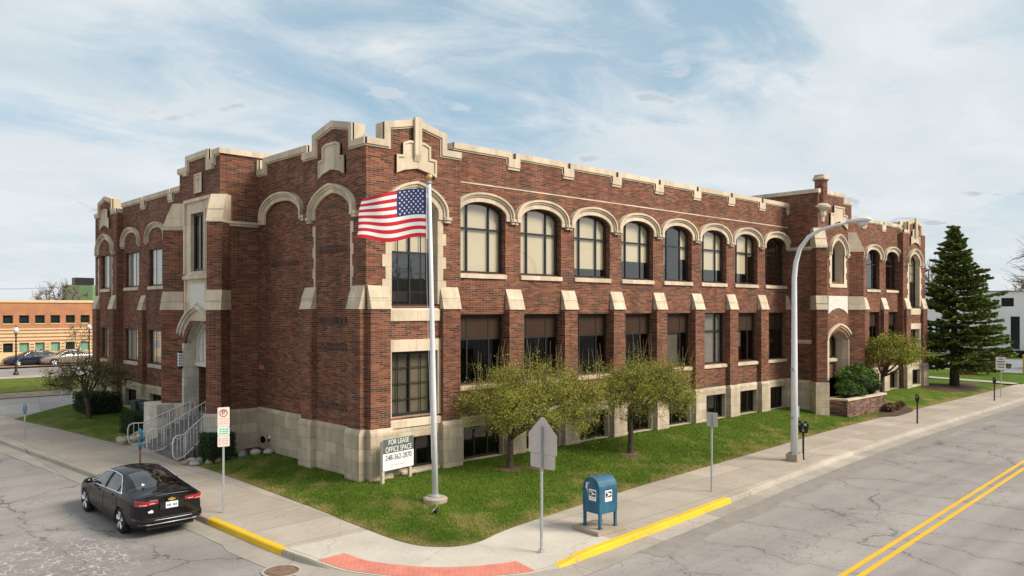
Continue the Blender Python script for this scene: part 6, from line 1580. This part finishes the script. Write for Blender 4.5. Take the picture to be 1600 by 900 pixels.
# ------------------------------------------------------------------ beyond the left end
OB = thing('orange_brick_building', (10, 68, .54), 'low orange brick and cream striped building far off at the left', 'building')
OR_ = plain('orange_brick', (0.39, 0.18, 0.09), .85, var=.14, scale=1.3); CREAM = plain('cream_block', (0.62, 0.47, 0.27), .85, var=.08, scale=1.5); RUST = plain('brown_stripe', (0.30, 0.13, 0.07), .85); GRN = plain('green_glazing', (0.17, 0.33, 0.25), .25, 0, .2, 1.2); DKW = plain('dark_glazing', (0.016, 0.025, 0.026), .12)
x0_, x1_ = -32, 24
def ob(nm, mt, par, *bs):
    m = MB()
    for b in bs: m.box(*b)
    return m.build(nm, mt, par)
pit = 1.345; n0 = int((x1_ - x0_) / pit)
up = [Op(x0_ + .3 + pit * i, x0_ + .3 + pit * i + .84, 4.02 - .2, 4.82 - .2) for i in range(n0)]; dn = [Op(o.a, o.b, 1.05, 1.95) for o in up]
MO = lambda u, v, z: (u - 10, -v, z)
m = MB(); wall(m, MO, x0_, x1_, 3.35, 5.85, 0.0, up, .25); m.build('brick_wall', OR_, OB)
m = MB(); wall(m, MO, x0_, x1_, 0.0, 3.35, 0.02, dn, .25); lw = m.build('striped_wall', CREAM, OB)
for z in (2.1, 2.45, 2.8, 3.12): ob('stripe', RUST, lw, (x0_ - 10, x1_ - 10, -.05, -.015, z, z + .1))
for i, o in enumerate(up):
    if o.b < -12: continue
    m = MB(); bar(m, MO, o.a, o.b, o.z0, o.zs, -.26, -.22); bar(m, MO, o.a - .04, o.b + .04, o.z0 - .08, o.z0, -.2, .05); m.m = 1; bar(m, MO, o.a + .03, o.b - .03, o.z0 + .03, o.zs - .03, -.22, -.2); m.build('window', [CREAM, DKW], OB)
    o = dn[i]; m = MB(); bar(m, MO, o.a, o.b, o.z0, o.zs, -.26, -.22); m.m = 1; bar(m, MO, o.a + .03, o.b - .03, o.z0 + .03, o.zs - .03, -.22, -.2); m.build('window', [CREAM, DKW if i % 4 == 2 else GRN], OB)
    m = MB(); 
    for z in (1.15, 1.45, 1.75): bar(m, MO, o.b + .1, o.b + pit - .94, z, z + .09, .02, .05)
    m.build('stripe', RUST, lw)
ob('coping', CREAM, OB, (x0_ - 10, x1_ - 10, -.1, .4, 5.85, 6.1)); ob('roof', ROOFM, OB, (x0_ - 10, x1_ - 10, .4, 20, 5.7, 5.9)); ob('side_wall', OR_, OB, (x1_ - 10.3, x1_ - 10, .02, 20, 0, 5.85))
GBX = thing('green_building', (18.6, 101, .54), 'plain green box of a building behind the orange one, with a dark tank on top', 'building')
GRB = plain('green_cladding', (0.085, 0.16, 0.06), .7, var=.06, scale=.5)
ob('wall', GRB, GBX, (-1.9, 1.3, -1, 1.5, 0, 8.5)); ob('side_wall', plain('pale_green_cladding', (.16, .25, .12), .7), GBX, (1.3, 1.75, -1, 1.5, 0, 8.5)); ob('roof_tank', BLACKM, GBX, (-.8, 1.6, -.6, 1.0, 8.55, 9.55))
def globe_lamp(x, y, lab):
    t = thing('globe_lamp', (x, y, h(y) + .13), lab, 'street lamp', 'black post lamps on the far street')
    m = MB(); m.lathe([(0, 0), (.2, 0), (.2, .1), (.12, .25), (.08, .5), (.06, 1.0), (.05, 3.0), (.09, 3.05), (.05, 3.1), (.1, 3.2), (0, 3.22)], sides=10); m.build('post', BLACKM, t)
    m = MB(); m.lathe([(0, 3.2), (.12, 3.22), (.2, 3.4), (.19, 3.55), (.1, 3.68), (0, 3.7)], sides=12); m.build('globe', LENS, t, smooth=True)
    m = MB(); m.lathe([(0, 3.69), (.1, 3.69), (.03, 3.8), (0, 3.86)], sides=8); m.build('finial', BLACKM, t)
globe_lamp(.9, 50.6, 'black post lamp with a white globe at the far left across the field'); globe_lamp(8.35, 59.0, 'black post lamp with a white globe in front of the dark parked saloon')
def bare(name, lab, loc, th, cc, cr, nl, ns, nt, seed, r0=.16, group=None, tw=.02, mat=None):
    return crown_tree(name, lab, loc, th, cc, cr, nl, ns, nt, 0, .1, LEAF, mat or BARKP, r0, 'bare tree', group, .3, seed, .3, tw, .1)
bare('bare_tree', 'rounded bare pinkish tree crown behind the orange building', (14.2, 92, .5), 3.5, (0, 0, 6.2), (3.6, 3, 2.6), 8, 70, 900, 1, .2, 'bare trees far off', .022)
bare('bare_tree', 'low bare tree crown behind the left end of the orange building', (6.0, 100, .5), 3, (0, 0, 4.9), (3.5, 3, 2.0), 8, 60, 500, 2, .2, 'bare trees far off', .022)
bare('bare_tree', 'thin bare sapling before the orange building, beside a globe lamp', (7.2, 58.2, .6), 1.4, (0, 0, 2.6), (1.5, 1.5, 1.5), 5, 22, 90, 3, .05, None, .012, BARK)
bare('bare_tree', 'bare sapling cut by the left picture edge', (-1.2, 56.5, .6), 1.4, (-.2, 0, 2.9), (1.3, 1.3, 1.6), 5, 22, 90, 4, .05, None, .012, BARK)
PWL = thing('power_line', (5, 96, 0), 'thin power cable crossing the sky above the orange building', 'cable')
m = MB(); m.tube([(-40, 0, 8.1), (-15, 0, 8.0), (5, 0, 8.3), (12.2, 0, 8.75)], .02, 4); m.build('wire', BLACKM, PWL)
# ------------------------------------------------------------------ beyond the right end
WBLD = thing('white_building', (92, 5, .1), 'white painted two storey building with square dark windows behind the spruce', 'building')
WHB = plain('white_painted_brick', (0.82, 0.80, 0.78), .8, var=.05, scale=.8)
MW = lambda u, v, z: (-v, u - 5, z)
wo = [Op(7.15, 8.45, 5.95, 6.95), Op(4.9, 6.1, 5.95, 6.95), Op(6.55, 7.5, 1.0, 4.8), Op(3.0, 4.2, 5.95, 6.95)] + [Op(u, u + .3, 6.1, 7.0) for u in (14.6, 15.3, 16.0, 17.2, 17.9)] + [Op(u, u + .35, 1.8, 4.1) for u in (14.6, 15.3, 16.0, 16.7)] + [Op(u, u + 1.2, 5.95, 6.95) for u in (0.2, -3, -6)]
m = MB(); wall(m, MW, -14, 40, 0, 7.65, 0, wo, .2); m.build('wall', WHB, WBLD)
for o in wo: 
    m = MB(); bar(m, MW, o.a, o.b, o.z0, o.zs, -.2, -.15); m.build('window', DKW, WBLD)
ob('coping', plain('grey_coping', (.3, .3, .3), .7), WBLD, (-.1, .4, -19, 35, 7.65, 7.8)); ob('roof', ROOFM, WBLD, (.4, 20, -19, 35, 7.4, 7.5))
ob('side_wall', WHB, WBLD, (0.01, 20, -19.2, -19, 0, 7.65))
shrub('clipped_hedge', 'long dark hedge along the foot of the white building', (90.6, 3, .1), (.6, 7, .45), BOX, 3500, .25, 'hedge', None, 31, True)
bare('bare_tree', 'large pale bare tree rising behind the white building at the right edge', (97, 2.5, 0), 5, (0, 0, 10), (6.5, 6.5, 5.2), 10, 90, 1300, 7, .3, 'bare trees far off', .022)
bare('bare_tree', 'pale bare tree showing between the brick building and the spruce', (112, 23, 0), 5, (0, 0, 9.2), (5.5, 5.5, 4.2), 9, 80, 1000, 9, .3, 'bare trees far off', .022)
bare('bare_tree', 'tall pale bare tree showing above the spruce shoulder, behind the white building', (118, 10, 0), 4, (0, 0, 7.6), (5.5, 5.5, 3.4), 9, 80, 800, 10, .3, 'bare trees far off', .022)
bare('bare_tree', 'small bare tree behind the spruce trunk', (58.9, 2.2, .1), 1.3, (0, 0, 2.6), (1.7, 1.7, 1.3), 5, 26, 160, 12, .09, None, .012, BARK)
crown_tree('dry_bush', 'round brown leafless bush beside the red planter box on the lot verge', (61.0, .9, .1), .25, (0, 0, 1.2), (1.25, 1.25, 1.2), 8, 40, 500, 1800, .1, BROWNL, BARK, .05, 'bush', None, 0, 13, .3, .009, .15)
RBX = thing('red_planter_box', (60.4, 2.2, .1), 'low reddish wooden planter box beside the brown bush', 'planter')
ob('box', plain('red_wood', (.20, .075, .045), .8), RBX, (-.5, .5, -.6, .6, 0, .85)); ob('soil', MULCH, RBX, (-.42, .42, -.52, .52, .8, .87))
YBX = thing('yellow_bollard', (64.4, -1.15, .1), 'short square yellow bollard at the right picture edge', 'bollard')
ob('post', plain('yellow_bollard_paint', (.72, .45, .02), .5), YBX, (-.3, .3, -.3, .3, 0, 1.7)); ob('cap', plain('yellow_cap_paint', (.62, .38, .02), .5), YBX, (-.33, .33, -.33, .33, 1.7, 1.8))
# across the road, out of the frame but mirrored in the upper windows
HW = plain('pale_house_siding', (.5, .47, .42), .8); HR = plain('dark_shingles', (.06, .055, .05), .9)
for i, (x, y, w_) in enumerate(((26, -33, 5.0), (40, -34, 5.5), (56, -34, 5.0))):
    t = thing('house', (x, y, 0), ('gabled pale house across the road, nearest the junction', 'gabled pale house across the road, the middle one', 'gabled pale house across the road, the farthest one')[i], 'house', 'houses across the road')
    ob('wall', HW, t, (-w_, w_, -5, 5, 0, 4.2)); m = MB(); m.prism([(-w_ - .4, 4.2), (w_ + .4, 4.2), (0, 8.2)], -5.4, 5.4, lambda p, z, y_: (p, y_, z)); m.build('roof', HR, t); ob('door', FRAME, t, (-.5, .5, 5, 5.05, 0, 2.1)); ob('window', DKW, t, (1.5, 3, 5, 5.05, 1.2, 2.6))
for i, (x, y, hh_) in enumerate(((12, -36, 10), (19, -38, 12), (31, -44, 11), (5, -40, 9))):
    bare('bare_tree', ('bare tree across the road, shortest of the row', 'bare tree across the road, tallest of the row', 'bare tree across the road behind the houses', 'bare tree across the road nearest the junction')[i], (x, y, 0), hh_ * .3, (0, 0, hh_ * .65), (3.6, 3.6, hh_ * .36), 9, 60, 500, 60 + i, .25, 'bare trees across the road', .02)
